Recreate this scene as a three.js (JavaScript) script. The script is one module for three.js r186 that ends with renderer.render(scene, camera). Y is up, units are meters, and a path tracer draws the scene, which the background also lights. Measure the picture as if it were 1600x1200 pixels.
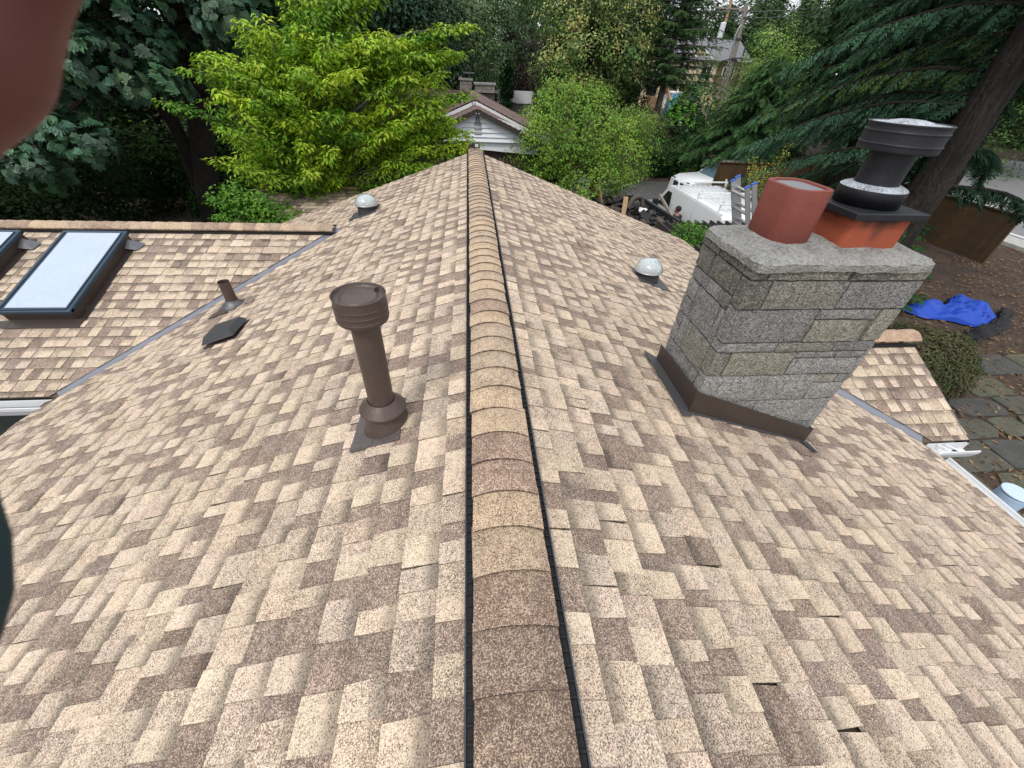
import * as THREE from 'three';
import { mergeGeometries, toCreasedNormals } from 'three/addons/utils/BufferGeometryUtils.js';
import { RoundedBoxGeometry } from 'three/addons/geometries/RoundedBoxGeometry.js';
import { MarchingCubes } from 'three/addons/objects/MarchingCubes.js';
import { ImprovedNoise } from 'three/addons/math/ImprovedNoise.js';

// ---------- camera, sky, sun, exposure ----------
const scene = new THREE.Scene();
const camera = new THREE.PerspectiveCamera(2 * Math.atan(600 / 601) * 180 / Math.PI, 4 / 3, 0.01, 600);
camera.position.set(0, 5.3, 0);
const camR = new THREE.Vector3(0.9953, 0.0402, 0.0880), camF = new THREE.Vector3(0.0929, -0.6437, -0.7596);
const camU = new THREE.Vector3().crossVectors(camR, camF).normalize(); camF.crossVectors(camU, camR).normalize();
camera.quaternion.setFromRotationMatrix(new THREE.Matrix4().makeBasis(camR.clone().normalize(), camU, camF.clone().negate()));
camera.focus = 3.2; camera.userData.fStop = 13;
camera.updateMatrixWorld(true);

const SKY_LEVEL = 0.98;
{ // bright overcast sky, thinner and a little bluer in places
  const w = 128, h = 64, d = new Float32Array(w * h * 4), no = new ImprovedNoise();
  for (let j = 0; j < h; j++) for (let i = 0; i < w; i++) {
    const el = ((j + 0.5) / h - 0.5) * Math.PI, az = (i / w) * Math.PI * 2, k = (j * w + i) * 4;
    const x = Math.cos(el) * Math.cos(az), y = Math.sin(el), z = Math.cos(el) * Math.sin(az);
    const c = 0.5 + 0.5 * no.noise(x * 2.1 + 5, y * 3.2 + 1, z * 2.1) + 0.25 * no.noise(x * 5, y * 7, z * 5 + 3);
    const b = SKY_LEVEL * (0.82 + 0.3 * Math.max(0, y)) * (0.93 + 0.12 * c);
    d[k] = b * (0.93 + 0.06 * c); d[k + 1] = b * 0.99; d[k + 2] = b * (1.08 - 0.05 * c); d[k + 3] = 1;
  }
  const t = new THREE.DataTexture(d, w, h, THREE.RGBAFormat, THREE.FloatType);
  t.mapping = THREE.EquirectangularReflectionMapping; t.magFilter = THREE.LinearFilter; t.needsUpdate = true;
  scene.background = t; scene.environment = t;
}
const sun = new THREE.DirectionalLight(new THREE.Color(1, 0.955, 0.88), 1.5);
sun.position.set(-9, 26, 7); sun.target.position.set(1, 2, -7); scene.add(sun, sun.target);
sun.castShadow = true; sun.shadow.radius = 24; sun.shadow.mapSize.set(4096, 4096);
Object.assign(sun.shadow.camera, { left: -40, right: 40, top: 40, bottom: -40, near: 1, far: 120 });

const renderer = new THREE.WebGLRenderer({ antialias: true });
renderer.setSize(1024, 768); renderer.shadowMap.enabled = true;
renderer.toneMapping = THREE.LinearToneMapping; renderer.toneMappingExposure = 1.26;

// ---------- helpers ----------
function rng(seed) { let a = seed >>> 0; return () => { a = (a + 0x6D2B79F5) | 0; let t = Math.imul(a ^ (a >>> 15), 1 | a); t = (t + Math.imul(t ^ (t >>> 7), 61 | t)) ^ t; return ((t ^ (t >>> 14)) >>> 0) / 4294967296; }; }
const rnd = rng(7), rr = (a, b, f = rnd) => a + (b - a) * f(), noise = new ImprovedNoise();
const fbm = (x, y, z) => noise.noise(x, y, z) + 0.5 * noise.noise(2.1 * x, 2.1 * y, 2.1 * z + 9) + 0.25 * noise.noise(4.3 * x + 3, 4.3 * y, 4.3 * z);
const V = (x, y, z) => new THREE.Vector3(x, y, z), va = a => new THREE.Vector3(...a);
const used = {};
function numbered(n) { used[n] = (used[n] ?? -1) + 1; return used[n] ? `${n}_${String(used[n]).padStart(3, '0')}` : n; }
function tag(o, label, category, group) { o.userData.label = label; o.userData.category = category; if (group) o.userData.group = group; return o; }
function thing(name, label, category, pos = [0, 0, 0], group) { const o = new THREE.Group(); o.name = numbered(name); o.position.set(...pos); scene.add(o); return tag(o, label, category, group); }
function part(name, geo, mat, parent, label) { const m = new THREE.Mesh(geo, mat); m.name = name; parent.add(m); if (label) m.userData.label = label; return m; }
function struct(name, geo, mat) { const m = new THREE.Mesh(geo, mat); m.name = numbered(name); m.userData.kind = 'structure'; scene.add(m); return m; }
function single(name, geo, mat, label, category, group) { const m = new THREE.Mesh(geo, mat); m.name = numbered(name); scene.add(m); return tag(m, label, category, group); }
function cloneOf(o, label, pos, turn) { const c = o.clone(); c.name = numbered(o.name.replace(/_\d{3}$/, '')); c.userData = { ...o.userData, label }; if (pos) c.position.set(...pos); if (turn !== undefined) c.rotation.y = turn; scene.add(c); return c; }
function metreUV(g) { // triplanar uv in metres from positions and normals
  if (g.index) g = g.toNonIndexed();
  const p = g.attributes.position, n = g.attributes.normal, uv = new Float32Array(p.count * 2);
  for (let i = 0; i < p.count; i += 3) {
    let a = 0, b = 0, c = 0; for (let k = 0; k < 3; k++) { a += n.getX(i + k); b += n.getY(i + k); c += n.getZ(i + k); } a = Math.abs(a); b = Math.abs(b); c = Math.abs(c);
    for (let k = i; k < i + 3; k++) { const x = p.getX(k), y = p.getY(k), z = p.getZ(k); if (b >= a && b >= c) { uv[2 * k] = x; uv[2 * k + 1] = z; } else if (a >= c) { uv[2 * k] = z; uv[2 * k + 1] = y; } else { uv[2 * k] = x; uv[2 * k + 1] = y; } }
  }
  g.setAttribute('uv', new THREE.BufferAttribute(uv, 2)); return g;
}
const flat = g => { g = g.index ? g.toNonIndexed() : g; for (const k of Object.keys(g.attributes)) if (!['position', 'normal', 'uv'].includes(k)) g.deleteAttribute(k); return g; };
const join = (...gs) => mergeGeometries(gs.flat(9).map(flat));
const put = (g, x, y, z, rx = 0, ry = 0, rz = 0) => { g.applyMatrix4(new THREE.Matrix4().compose(V(x, y, z), new THREE.Quaternion().setFromEuler(new THREE.Euler(rx, ry, rz)), V(1, 1, 1))); return metreUV(g); };
const bx = (w, h, d, x = 0, y = 0, z = 0, rx, ry, rz) => put(new THREE.BoxGeometry(w, h, d), x, y, z, rx, ry, rz);
const rbx = (w, h, d, r, x = 0, y = 0, z = 0, rx, ry, rz) => put(new RoundedBoxGeometry(w, h, d, 2, r), x, y, z, rx, ry, rz);
const cy = (rt, rb, h, x = 0, y = 0, z = 0, seg = 24, open = false, rx, ry, rz) => put(new THREE.CylinderGeometry(rt, rb, h, seg, 1, open), x, y, z, rx, ry, rz);
const lathe = (pts, x = 0, y = 0, z = 0, seg = 36) => put(new THREE.LatheGeometry(pts.map(p => new THREE.Vector2(...p)), seg), x, y, z);
function bar(p, q, w, h, roll = 0) { // box from p to q
  p = va(p); q = va(q); const d = q.clone().sub(p), L = d.length(), g = new THREE.BoxGeometry(w, h, L);
  const m = new THREE.Matrix4().lookAt(q, p, Math.abs(d.y / L) > 0.98 ? V(0, 0, 1) : V(0, 1, 0)); g.applyMatrix4(new THREE.Matrix4().makeRotationZ(roll)); g.applyMatrix4(m); const c = p.add(q).multiplyScalar(0.5); g.translate(c.x, c.y, c.z); return metreUV(g);
}
function tube(pts, r0, r1, seg = 7, wob = 0) { // tapered tube through points
  const c = new THREE.CatmullRomCurve3(pts.map(p => Array.isArray(p) ? va(p) : p)), n = Math.max(2, (pts.length - 1) * 3), P = [], N = [], U = [], I = [];
  const fr = c.computeFrenetFrames(n, false), L = c.getLength();
  for (let i = 0; i <= n; i++) { const t = i / n, o = c.getPointAt(t), r = r0 + (r1 - r0) * t; for (let k = 0; k <= seg; k++) { const a = k / seg * Math.PI * 2, d = fr.normals[i].clone().multiplyScalar(Math.cos(a)).addScaledVector(fr.binormals[i], Math.sin(a)); const q = r * (1 + (wob ? wob * noise.noise(o.x * 3 + d.x * 2, o.y * 1.5, o.z * 3 + d.z * 2) : 0)); P.push(o.x + d.x * q, o.y + d.y * q, o.z + d.z * q); N.push(d.x, d.y, d.z); U.push(k / seg * 6.28 * r0, t * L); } }
  for (let i = 0; i < n; i++) for (let k = 0; k < seg; k++) { const a = i * (seg + 1) + k, b = a + seg + 1; I.push(a, a + 1, b, b, a + 1, b + 1); }
  const g = new THREE.BufferGeometry(); g.setAttribute('position', new THREE.Float32BufferAttribute(P, 3)); g.setAttribute('normal', new THREE.Float32BufferAttribute(N, 3)); g.setAttribute('uv', new THREE.Float32BufferAttribute(U, 2)); g.setIndex(I); return g.toNonIndexed();
}
function tris(P, U) { const g = new THREE.BufferGeometry(); g.setAttribute('position', new THREE.Float32BufferAttribute(P, 3)); g.computeVertexNormals(); if (U) { g.setAttribute('uv', new THREE.Float32BufferAttribute(U, 2)); return g; } return metreUV(g); }
const quad = (a, b, c, d) => tris([...a, ...b, ...c, ...a, ...c, ...d]);
function rough(g, amp, freq, seed = 0) { // push vertices by noise (position based, so seams stay shut)
  const p = g.attributes.position; for (let i = 0; i < p.count; i++) { const x = p.getX(i), y = p.getY(i), z = p.getZ(i); p.setXYZ(i, x + amp * fbm(x * freq + seed, y * freq, z * freq), y + amp * fbm(x * freq, y * freq + seed + 7, z * freq), z + amp * fbm(x * freq + 3, y * freq, z * freq + seed)); } g.computeVertexNormals(); return g;
}
// textures
function tex(w, h, fn, srgb = false, rep = 1) {
  const d = new Uint8Array(w * h * 4); for (let j = 0; j < h; j++) for (let i = 0; i < w; i++) { const c = fn(i, j), k = (j * w + i) * 4; d[k] = 255 * Math.min(1, Math.max(0, c[0])); d[k + 1] = 255 * Math.min(1, Math.max(0, c[1])); d[k + 2] = 255 * Math.min(1, Math.max(0, c[2])); d[k + 3] = 255; }
  const t = new THREE.DataTexture(d, w, h); t.wrapS = t.wrapT = THREE.RepeatWrapping; t.magFilter = THREE.LinearFilter; t.minFilter = THREE.LinearMipmapLinearFilter; t.generateMipmaps = true; t.repeat.set(rep, rep); if (srgb) t.colorSpace = THREE.SRGBColorSpace; t.needsUpdate = true; return t;
}
function tileNoise(n, cells, seed) { // periodic value noise on an n x n grid
  const r = rng(seed), g = new Float32Array(cells * cells).map(() => r()), o = new Float32Array(n * n), s = x => x * x * (3 - 2 * x);
  for (let j = 0; j < n; j++) for (let i = 0; i < n; i++) { const x = i / n * cells, y = j / n * cells, a = Math.floor(x), b = Math.floor(y), u = s(x - a), v = s(y - b), A = a % cells, B = b % cells, A1 = (a + 1) % cells, B1 = (b + 1) % cells; o[j * n + i] = (g[B * cells + A] * (1 - u) + g[B * cells + A1] * u) * (1 - v) + (g[B1 * cells + A] * (1 - u) + g[B1 * cells + A1] * u) * v; } return o;
}
function grains(n, per, seed) { // scattered grains: a number per grain, nearest seed point on a jittered grid
  const r = rng(seed), c = Math.floor(n / per), px = new Float32Array(c * c), py = new Float32Array(c * c), id = new Float32Array(c * c); for (let k = 0; k < c * c; k++) { px[k] = r(); py[k] = r(); id[k] = r(); }
  const o = new Float32Array(n * n); for (let j = 0; j < n; j++) for (let i = 0; i < n; i++) { const x = i / n * c, y = j / n * c, a = Math.floor(x), b = Math.floor(y); let best = 9, v = 0; for (let q = -1; q <= 1; q++) for (let p = -1; p <= 1; p++) { const A = (a + p + c) % c, B = (b + q + c) % c, k = B * c + A, dx = a + p + px[k] - x, dy = b + q + py[k] - y, d = dx * dx + dy * dy; if (d < best) { best = d; v = id[k]; } } o[j * n + i] = v; } return o;
}
const rgb = (r, g, b) => new THREE.Color().setRGB(r, g, b);
const mat = (c, roughness = 0.8, o = {}) => new THREE.MeshStandardMaterial({ color: Array.isArray(c) ? rgb(...c) : c, roughness, ...o });
const lerp3 = (a, b, t) => [a[0] + (b[0] - a[0]) * t, a[1] + (b[1] - a[1]) * t, a[2] + (b[2] - a[2]) * t];
// ---------- materials ----------
const GN = 1024, gr1 = grains(GN, 3.2, 11), gr2 = grains(GN, 5.2, 12), tn1 = tileNoise(GN, 9, 3), tn2 = tileNoise(GN, 37, 4), tn3 = tileNoise(GN, 150, 5);
const granBump = tex(GN, GN, (i, j) => { const v = 0.6 * gr1[j * GN + i] + 0.4 * gr2[j * GN + i]; return [v, v, v]; });
granBump.repeat.set(1 / 0.72, 1 / 0.72);
function granules(mix, pale, mid, dark) { // stone granules: shares of pale, middle and dark grains
  const t = tex(GN, GN, (i, j) => { const k = j * GN + i; let v = gr1[k] * 0.62 + gr2[k] * 0.38 + 0.16 * (tn1[k] - 0.5) + 0.14 * (tn2[k] - 0.5); v = (v - 0.5) * 1.35 + 0.5; const c = v > 1 - mix[0] ? pale : v > 1 - mix[0] - mix[1] ? mid : dark, q = 0.86 + 0.28 * gr2[(k * 7 + 13) % (GN * GN)]; return [c[0] * q, c[1] * q, c[2] * q]; });
  t.repeat.set(1 / 0.72, 1 / 0.72); return t;
}
const shingleMat = (mix, p, m, d) => new THREE.MeshStandardMaterial({ map: granules(mix, p, m, d), vertexColors: true, roughness: 0.96, bumpMap: granBump, bumpScale: 0.0012 });
const PALE = [0.71, 0.575, 0.435], MID = [0.43, 0.33, 0.25], DARK = [0.150, 0.110, 0.093];
const SH = [shingleMat([0.52, 0.34], PALE, MID, DARK), shingleMat([0.35, 0.38], PALE, MID, DARK), shingleMat([0.21, 0.36], [0.54, 0.42, 0.325], [0.285, 0.21, 0.165], [0.125, 0.09, 0.074])];
const speck = (a, b, per, seed, rep) => { const g = grains(512, per, seed), n = tileNoise(512, 6, seed + 1), n2 = tileNoise(512, 40, seed + 2); const t = tex(512, 512, (i, j) => { const k = j * 512 + i; return lerp3(a, b, Math.min(1, Math.max(0, 0.45 * g[k] + 0.35 * n[k] + 0.3 * n2[k] - 0.05))); }); t.repeat.set(rep, rep); return t; };
const bumpTex = (cells, seed, rep, c2 = 4) => { const a = tileNoise(512, cells, seed), b = tileNoise(512, cells * c2, seed + 1); const t = tex(512, 512, (i, j) => { const v = 0.55 * a[j * 512 + i] + 0.45 * b[j * 512 + i]; return [v, v, v]; }); t.repeat.set(rep, rep); return t; };
const bumpA = bumpTex(24, 31, 2.2), bumpFine = bumpTex(60, 41, 3), bumpBark = (() => { const a = tileNoise(512, 30, 51), b = tileNoise(512, 90, 52); const t = tex(512, 512, (i, j) => { const v = 0.6 * a[(Math.floor(j / 5) % 512) * 512 + i] + 0.4 * b[(Math.floor(j / 3) % 512) * 512 + i]; return [v, v, v]; }); t.repeat.set(1.2, 1.2); return t; })();
const streaks = (a, b, seed, rx, ry) => { const n = tileNoise(512, 60, seed), m = tileNoise(512, 8, seed + 1); const t = tex(512, 512, (i, j) => { const k = (Math.floor(j / 14) % 512) * 512 + i; return lerp3(a, b, Math.min(1, 0.6 * n[k] + 0.45 * m[j * 512 + i])); }); t.repeat.set(rx, ry); return t; };
const M = {
  deck: mat([0.10, 0.075, 0.06], 0.95), ventBlack: mat([0.006, 0.006, 0.007], 0.7), ventLip: mat([0.035, 0.042, 0.05], 0.5), ventGrey: mat([0.09, 0.095, 0.10], 0.5),
  brownMetal: mat(0xffffff, 0.45, { map: speck([0.074, 0.052, 0.044], [0.094, 0.068, 0.058], 9, 60, 1.6), metalness: 0.1, bumpMap: bumpA, bumpScale: 0.0012 }), pipeFlash: mat(0xffffff, 0.5, { map: speck([0.085, 0.072, 0.070], [0.155, 0.132, 0.13], 8, 59, 3), metalness: 0.25, bumpMap: bumpA, bumpScale: 0.003 }), brownFlash: mat([0.062, 0.047, 0.040], 0.4, { metalness: 0.25, bumpMap: bumpA, bumpScale: 0.002 }),
  leadGrey: mat([0.13, 0.13, 0.14], 0.42, { metalness: 0.5, bumpMap: bumpA, bumpScale: 0.002 }), valley: mat([0.22, 0.23, 0.265], 0.42, { metalness: 0.4, bumpMap: bumpA, bumpScale: 0.001 }), blackFlash: mat([0.045, 0.046, 0.05], 0.5, { metalness: 0.2 }),
  black: mat([0.02, 0.021, 0.025], 0.5), blackPaint: mat(0xffffff, 0.5, { map: speck([0.011, 0.012, 0.016], [0.03, 0.032, 0.039], 4, 61, 2.5), metalness: 0.2, bumpMap: bumpFine, bumpScale: 0.0008 }), dustyTop: mat(0xffffff, 0.75, { map: speck([0.10, 0.11, 0.13], [0.62, 0.66, 0.72], 9, 62, 3), metalness: 0.1 }),
  concrete: mat(0xffffff, 0.95, { map: speck([0.085, 0.083, 0.078], [0.40, 0.395, 0.37], 4, 63, 1.9), bumpMap: bumpA, bumpScale: 0.012 }), mortar: mat(0xffffff, 0.97, { map: speck([0.10, 0.10, 0.097], [0.27, 0.26, 0.25], 5, 64, 2.5), bumpMap: bumpFine, bumpScale: 0.004 }),
  clay: mat(0xffffff, 0.75, { map: speck([0.155, 0.040, 0.028], [0.23, 0.062, 0.043], 5, 65, 3), bumpMap: bumpFine, bumpScale: 0.001 }), clayBright: mat(0xffffff, 0.75, { map: speck([0.66, 0.60, 0.55], [0.9, 0.86, 0.8], 5, 69, 3), vertexColors: true, bumpMap: bumpFine, bumpScale: 0.001 }), clayRim: mat([0.2, 0.2, 0.22], 0.8),
  white: mat([0.74, 0.75, 0.76], 0.45), whiteCar: new THREE.MeshPhysicalMaterial({ color: rgb(0.76, 0.77, 0.79), roughness: 0.35, clearcoat: 0.8, clearcoatRoughness: 0.12 }), gutterIn: mat([0.22, 0.24, 0.25], 0.45, { metalness: 0.5 }),
  glassDark: new THREE.MeshPhysicalMaterial({ color: rgb(0.02, 0.025, 0.03), roughness: 0.06, clearcoat: 1, clearcoatRoughness: 0.03 }), rubber: mat([0.016, 0.016, 0.017], 0.85), chrome: mat([0.5, 0.5, 0.5], 0.25, { metalness: 1 }), alu: mat([0.46, 0.47, 0.48], 0.42, { metalness: 0.8 }), blueCap: mat([0.02, 0.12, 0.5], 0.5),
  greenWall: mat([0.055, 0.066, 0.06], 0.7, { bumpMap: bumpA, bumpScale: 0.002 }), cream: mat([0.68, 0.58, 0.38], 0.85), woodTan: mat(0xffffff, 0.85, { map: streaks([0.30, 0.19, 0.10], [0.48, 0.33, 0.19], 66, 1.5, 1.5) }), woodGrey: mat(0xffffff, 0.9, { map: streaks([0.17, 0.145, 0.12], [0.34, 0.3, 0.26], 67, 2, 2) }), woodDark: mat(0xffffff, 0.9, { map: streaks([0.02, 0.018, 0.016], [0.06, 0.05, 0.044], 68, 2, 2) }), fenceWood: [0, 1, 2].map(k => mat(0xffffff, 0.92, { map: streaks([0.034 + 0.008 * k, 0.021 + 0.004 * k, 0.012], [0.078 + 0.014 * k, 0.047 + 0.007 * k, 0.023], 70 + k, 2, 1) })),
  bark: mat(0xffffff, 0.97, { map: streaks([0.009, 0.0075, 0.0065], [0.036, 0.029, 0.024], 75, 1, 1), bumpMap: bumpBark, bumpScale: 0.03 }), barkDeep: mat(0xffffff, 1, { map: streaks([0.005, 0.0042, 0.0036], [0.042, 0.033, 0.027], 77, 0.3, 0.3), bumpMap: (() => { const t = bumpBark.clone(); t.repeat.set(0.35, 0.35); t.needsUpdate = true; return t; })(), bumpScale: 0.12 }), barkGrey: mat(0xffffff, 0.95, { map: streaks([0.085, 0.073, 0.062], [0.25, 0.22, 0.19], 76, 1, 1), bumpMap: bumpBark, bumpScale: 0.015 }),
  siding: mat([0.78, 0.81, 0.84], 0.7), brownRoof: [0, 1, 2].map(k => mat(0xffffff, 0.95, { map: speck([0.095 + 0.008 * k, 0.064, 0.058], [0.165 + 0.015 * k, 0.115, 0.103], 4, 80 + k, 2) })), greyRoof: mat(0xffffff, 0.95, { map: speck([0.14, 0.14, 0.15], [0.27, 0.27, 0.29], 4, 84, 2) }), stone2: mat(0xffffff, 0.95, { map: speck([0.16, 0.15, 0.125], [0.34, 0.32, 0.27], 5, 85, 2), bumpMap: bumpA, bumpScale: 0.01 }),
};
// ---------- the house ----------
const X0 = 0.10, RY = 4.0, SL = 0.35, HYP = Math.hypot(1, SL), Z_FAR = -8.15, Z_NEAR = 3.2, EAVE = 4.55; // EAVE: horizontal run of each slope
const house = thing('house', 'tan shingled house roof in the foreground with stone chimney, ridge vent and side wings', 'house');
const pieces = []; // every field shingle: geometry, material number, centre, area, normal
function clipPoly(P, a, b, c) { // keep a*u + b*v >= c
  const o = []; for (let i = 0; i < P.length; i++) { const p = P[i], q = P[(i + 1) % P.length], d = a * p[0] + b * p[1] - c, e = a * q[0] + b * q[1] - c; if (d >= 0) o.push(p); if ((d >= 0) !== (e >= 0)) { const t = d / (d - e); o.push([p[0] + (q[0] - p[0]) * t, p[1] + (q[1] - p[1]) * t]); } } return o;
}
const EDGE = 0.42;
function layCourses({ O, eu, ev, u0, u1, v0, v1, seed, clips = () => [], E = 0.144, skip }) {
  const f = rng(seed), n = eu.clone().cross(ev).normalize(); if (n.y < 0) n.negate();
  const at = (u, v, h) => O.clone().addScaledVector(eu, u).addScaledVector(ev, v).addScaledVector(n, h);
  let prev = -1;
  for (let k = 0; v0 + k * E < v1 - 0.02; k++) {
    const va_ = v0 + k * E, vb = Math.min(va_ + E, v1); let u = u0 - f() * 0.3, isTab = f() < 0.5;
    while (u < u1) {
      const w = isTab ? rr(0.07, 0.155, f) : rr(0.05, 0.145, f), ua = Math.max(u, u0), ub = Math.min(u + w, u1); u += w;
      const tab = isTab; isTab = f() < 0.1 ? isTab : !isTab;
      if (ub - ua < 0.006) continue;
      const t = f(), mi = tab ? (t < 0.74 ? 0 : t < 0.95 ? 1 : 2) : (t < 0.40 ? 1 : t < 0.90 ? 2 : 0);
      let hue = rr(0.92, 1.1, f) * (1 + 0.07 * noise.noise(u * 0.55 + seed, va_ * 0.3, 2) + 0.04 * noise.noise(u * 2.3, va_ * 0.6, seed)), tint = [hue * rr(0.98, 1.02, f), hue, hue * rr(0.96, 1.03, f)];
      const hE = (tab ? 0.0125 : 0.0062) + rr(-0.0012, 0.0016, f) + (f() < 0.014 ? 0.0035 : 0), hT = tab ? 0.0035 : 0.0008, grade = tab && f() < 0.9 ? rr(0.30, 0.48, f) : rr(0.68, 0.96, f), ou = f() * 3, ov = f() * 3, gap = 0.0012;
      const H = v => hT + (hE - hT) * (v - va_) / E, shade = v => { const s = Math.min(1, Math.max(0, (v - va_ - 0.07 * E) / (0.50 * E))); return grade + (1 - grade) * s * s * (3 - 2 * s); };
      const sl = tab ? rr(0, 0.009, f) : -0.009, sr = tab ? rr(0, 0.009, f) : -0.009, full0 = [[ua + (tab ? gap : -0.008), va_ - 0.012], [ub - (tab ? gap : -0.008), va_ - 0.012], [ub - gap - sr, vb], [ua + gap + sl, vb]], cl = clips((ua + ub) / 2, (va_ + vb) / 2);
      if (skip && skip((ua + ub) / 2, (va_ + vb) / 2)) continue;
      const cut = P => cl.reduce((q, c) => q.length ? clipPoly(q, ...c) : q, P), full = cut(full0); if (full.length < 3) continue;
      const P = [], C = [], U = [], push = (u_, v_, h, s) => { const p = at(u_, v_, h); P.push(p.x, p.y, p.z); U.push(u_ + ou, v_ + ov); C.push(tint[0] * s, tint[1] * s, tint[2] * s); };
      const cuts = [va_ - 0.013, va_ + 0.22 * E, va_ + 0.46 * E, vb + 1e-4]; let area = 0;
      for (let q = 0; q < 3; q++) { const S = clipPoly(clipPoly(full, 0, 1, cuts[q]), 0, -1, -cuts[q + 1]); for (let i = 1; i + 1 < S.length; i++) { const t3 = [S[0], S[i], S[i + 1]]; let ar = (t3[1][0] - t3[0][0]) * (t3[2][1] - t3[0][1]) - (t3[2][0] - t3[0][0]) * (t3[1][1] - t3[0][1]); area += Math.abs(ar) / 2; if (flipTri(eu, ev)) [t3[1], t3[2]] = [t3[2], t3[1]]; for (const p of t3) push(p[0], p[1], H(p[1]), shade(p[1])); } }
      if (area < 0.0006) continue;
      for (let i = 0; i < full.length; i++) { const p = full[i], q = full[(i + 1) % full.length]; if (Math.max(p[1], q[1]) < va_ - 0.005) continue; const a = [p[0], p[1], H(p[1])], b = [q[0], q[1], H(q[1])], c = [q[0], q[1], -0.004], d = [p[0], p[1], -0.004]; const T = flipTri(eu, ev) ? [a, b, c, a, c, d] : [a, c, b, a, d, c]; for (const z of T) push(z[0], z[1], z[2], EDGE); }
      const g = new THREE.BufferGeometry(); g.setAttribute('position', new THREE.Float32BufferAttribute(P, 3)); g.setAttribute('uv', new THREE.Float32BufferAttribute(U, 2)); g.setAttribute('color', new THREE.Float32BufferAttribute(C, 3)); g.computeVertexNormals();
      pieces.push({ g, mi, c: at((ua + ub) / 2, (va_ + vb) / 2, 0), area, n });
    }
  }
}
function flipTri(eu, ev) { return eu.clone().cross(ev).y < 0; }
function slopeDeck(name, A, B, C, D, label) { return part(name, join(quad(A, B, C, D)), M.deck, house, label); }

// wing geometry in plan: left wing ridge along x at zL, right wing ridge along x at zR
const LW = { z: -5.98, y: 3.29, s: 0.318, ze: -3.35, x1: -13 }, apexLx = X0 - (RY - LW.y) / SL;
const RW = { z: -3.46, y: 2.93, s: 0.45, ze: -2.30, x1: 5.20 }, apexRx = X0 + (RY - RW.y) / SL;
const valleyL = [[apexLx, LW.z], [X0 - EAVE + 0.16, LW.ze]], valleyR = [[apexRx, RW.z], [X0 + EAVE, RW.ze]];
const lineOf = ([a, b]) => { const dx = b[0] - a[0], dz = b[1] - a[1], L = Math.hypot(dx, dz); return { nx: -dz / L, nz: dx / L, c: (-dz * a[0] + dx * a[1]) / L }; }; // nx*x + nz*z = c
const vl = lineOf(valleyL), vr = lineOf(valleyR), vlb = lineOf([[apexLx, LW.z], [X0 - EAVE - 0.2, LW.z - 2.6]]), vrb = lineOf([[apexRx, RW.z], [X0 + EAVE, RW.z - 1.2]]);
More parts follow.
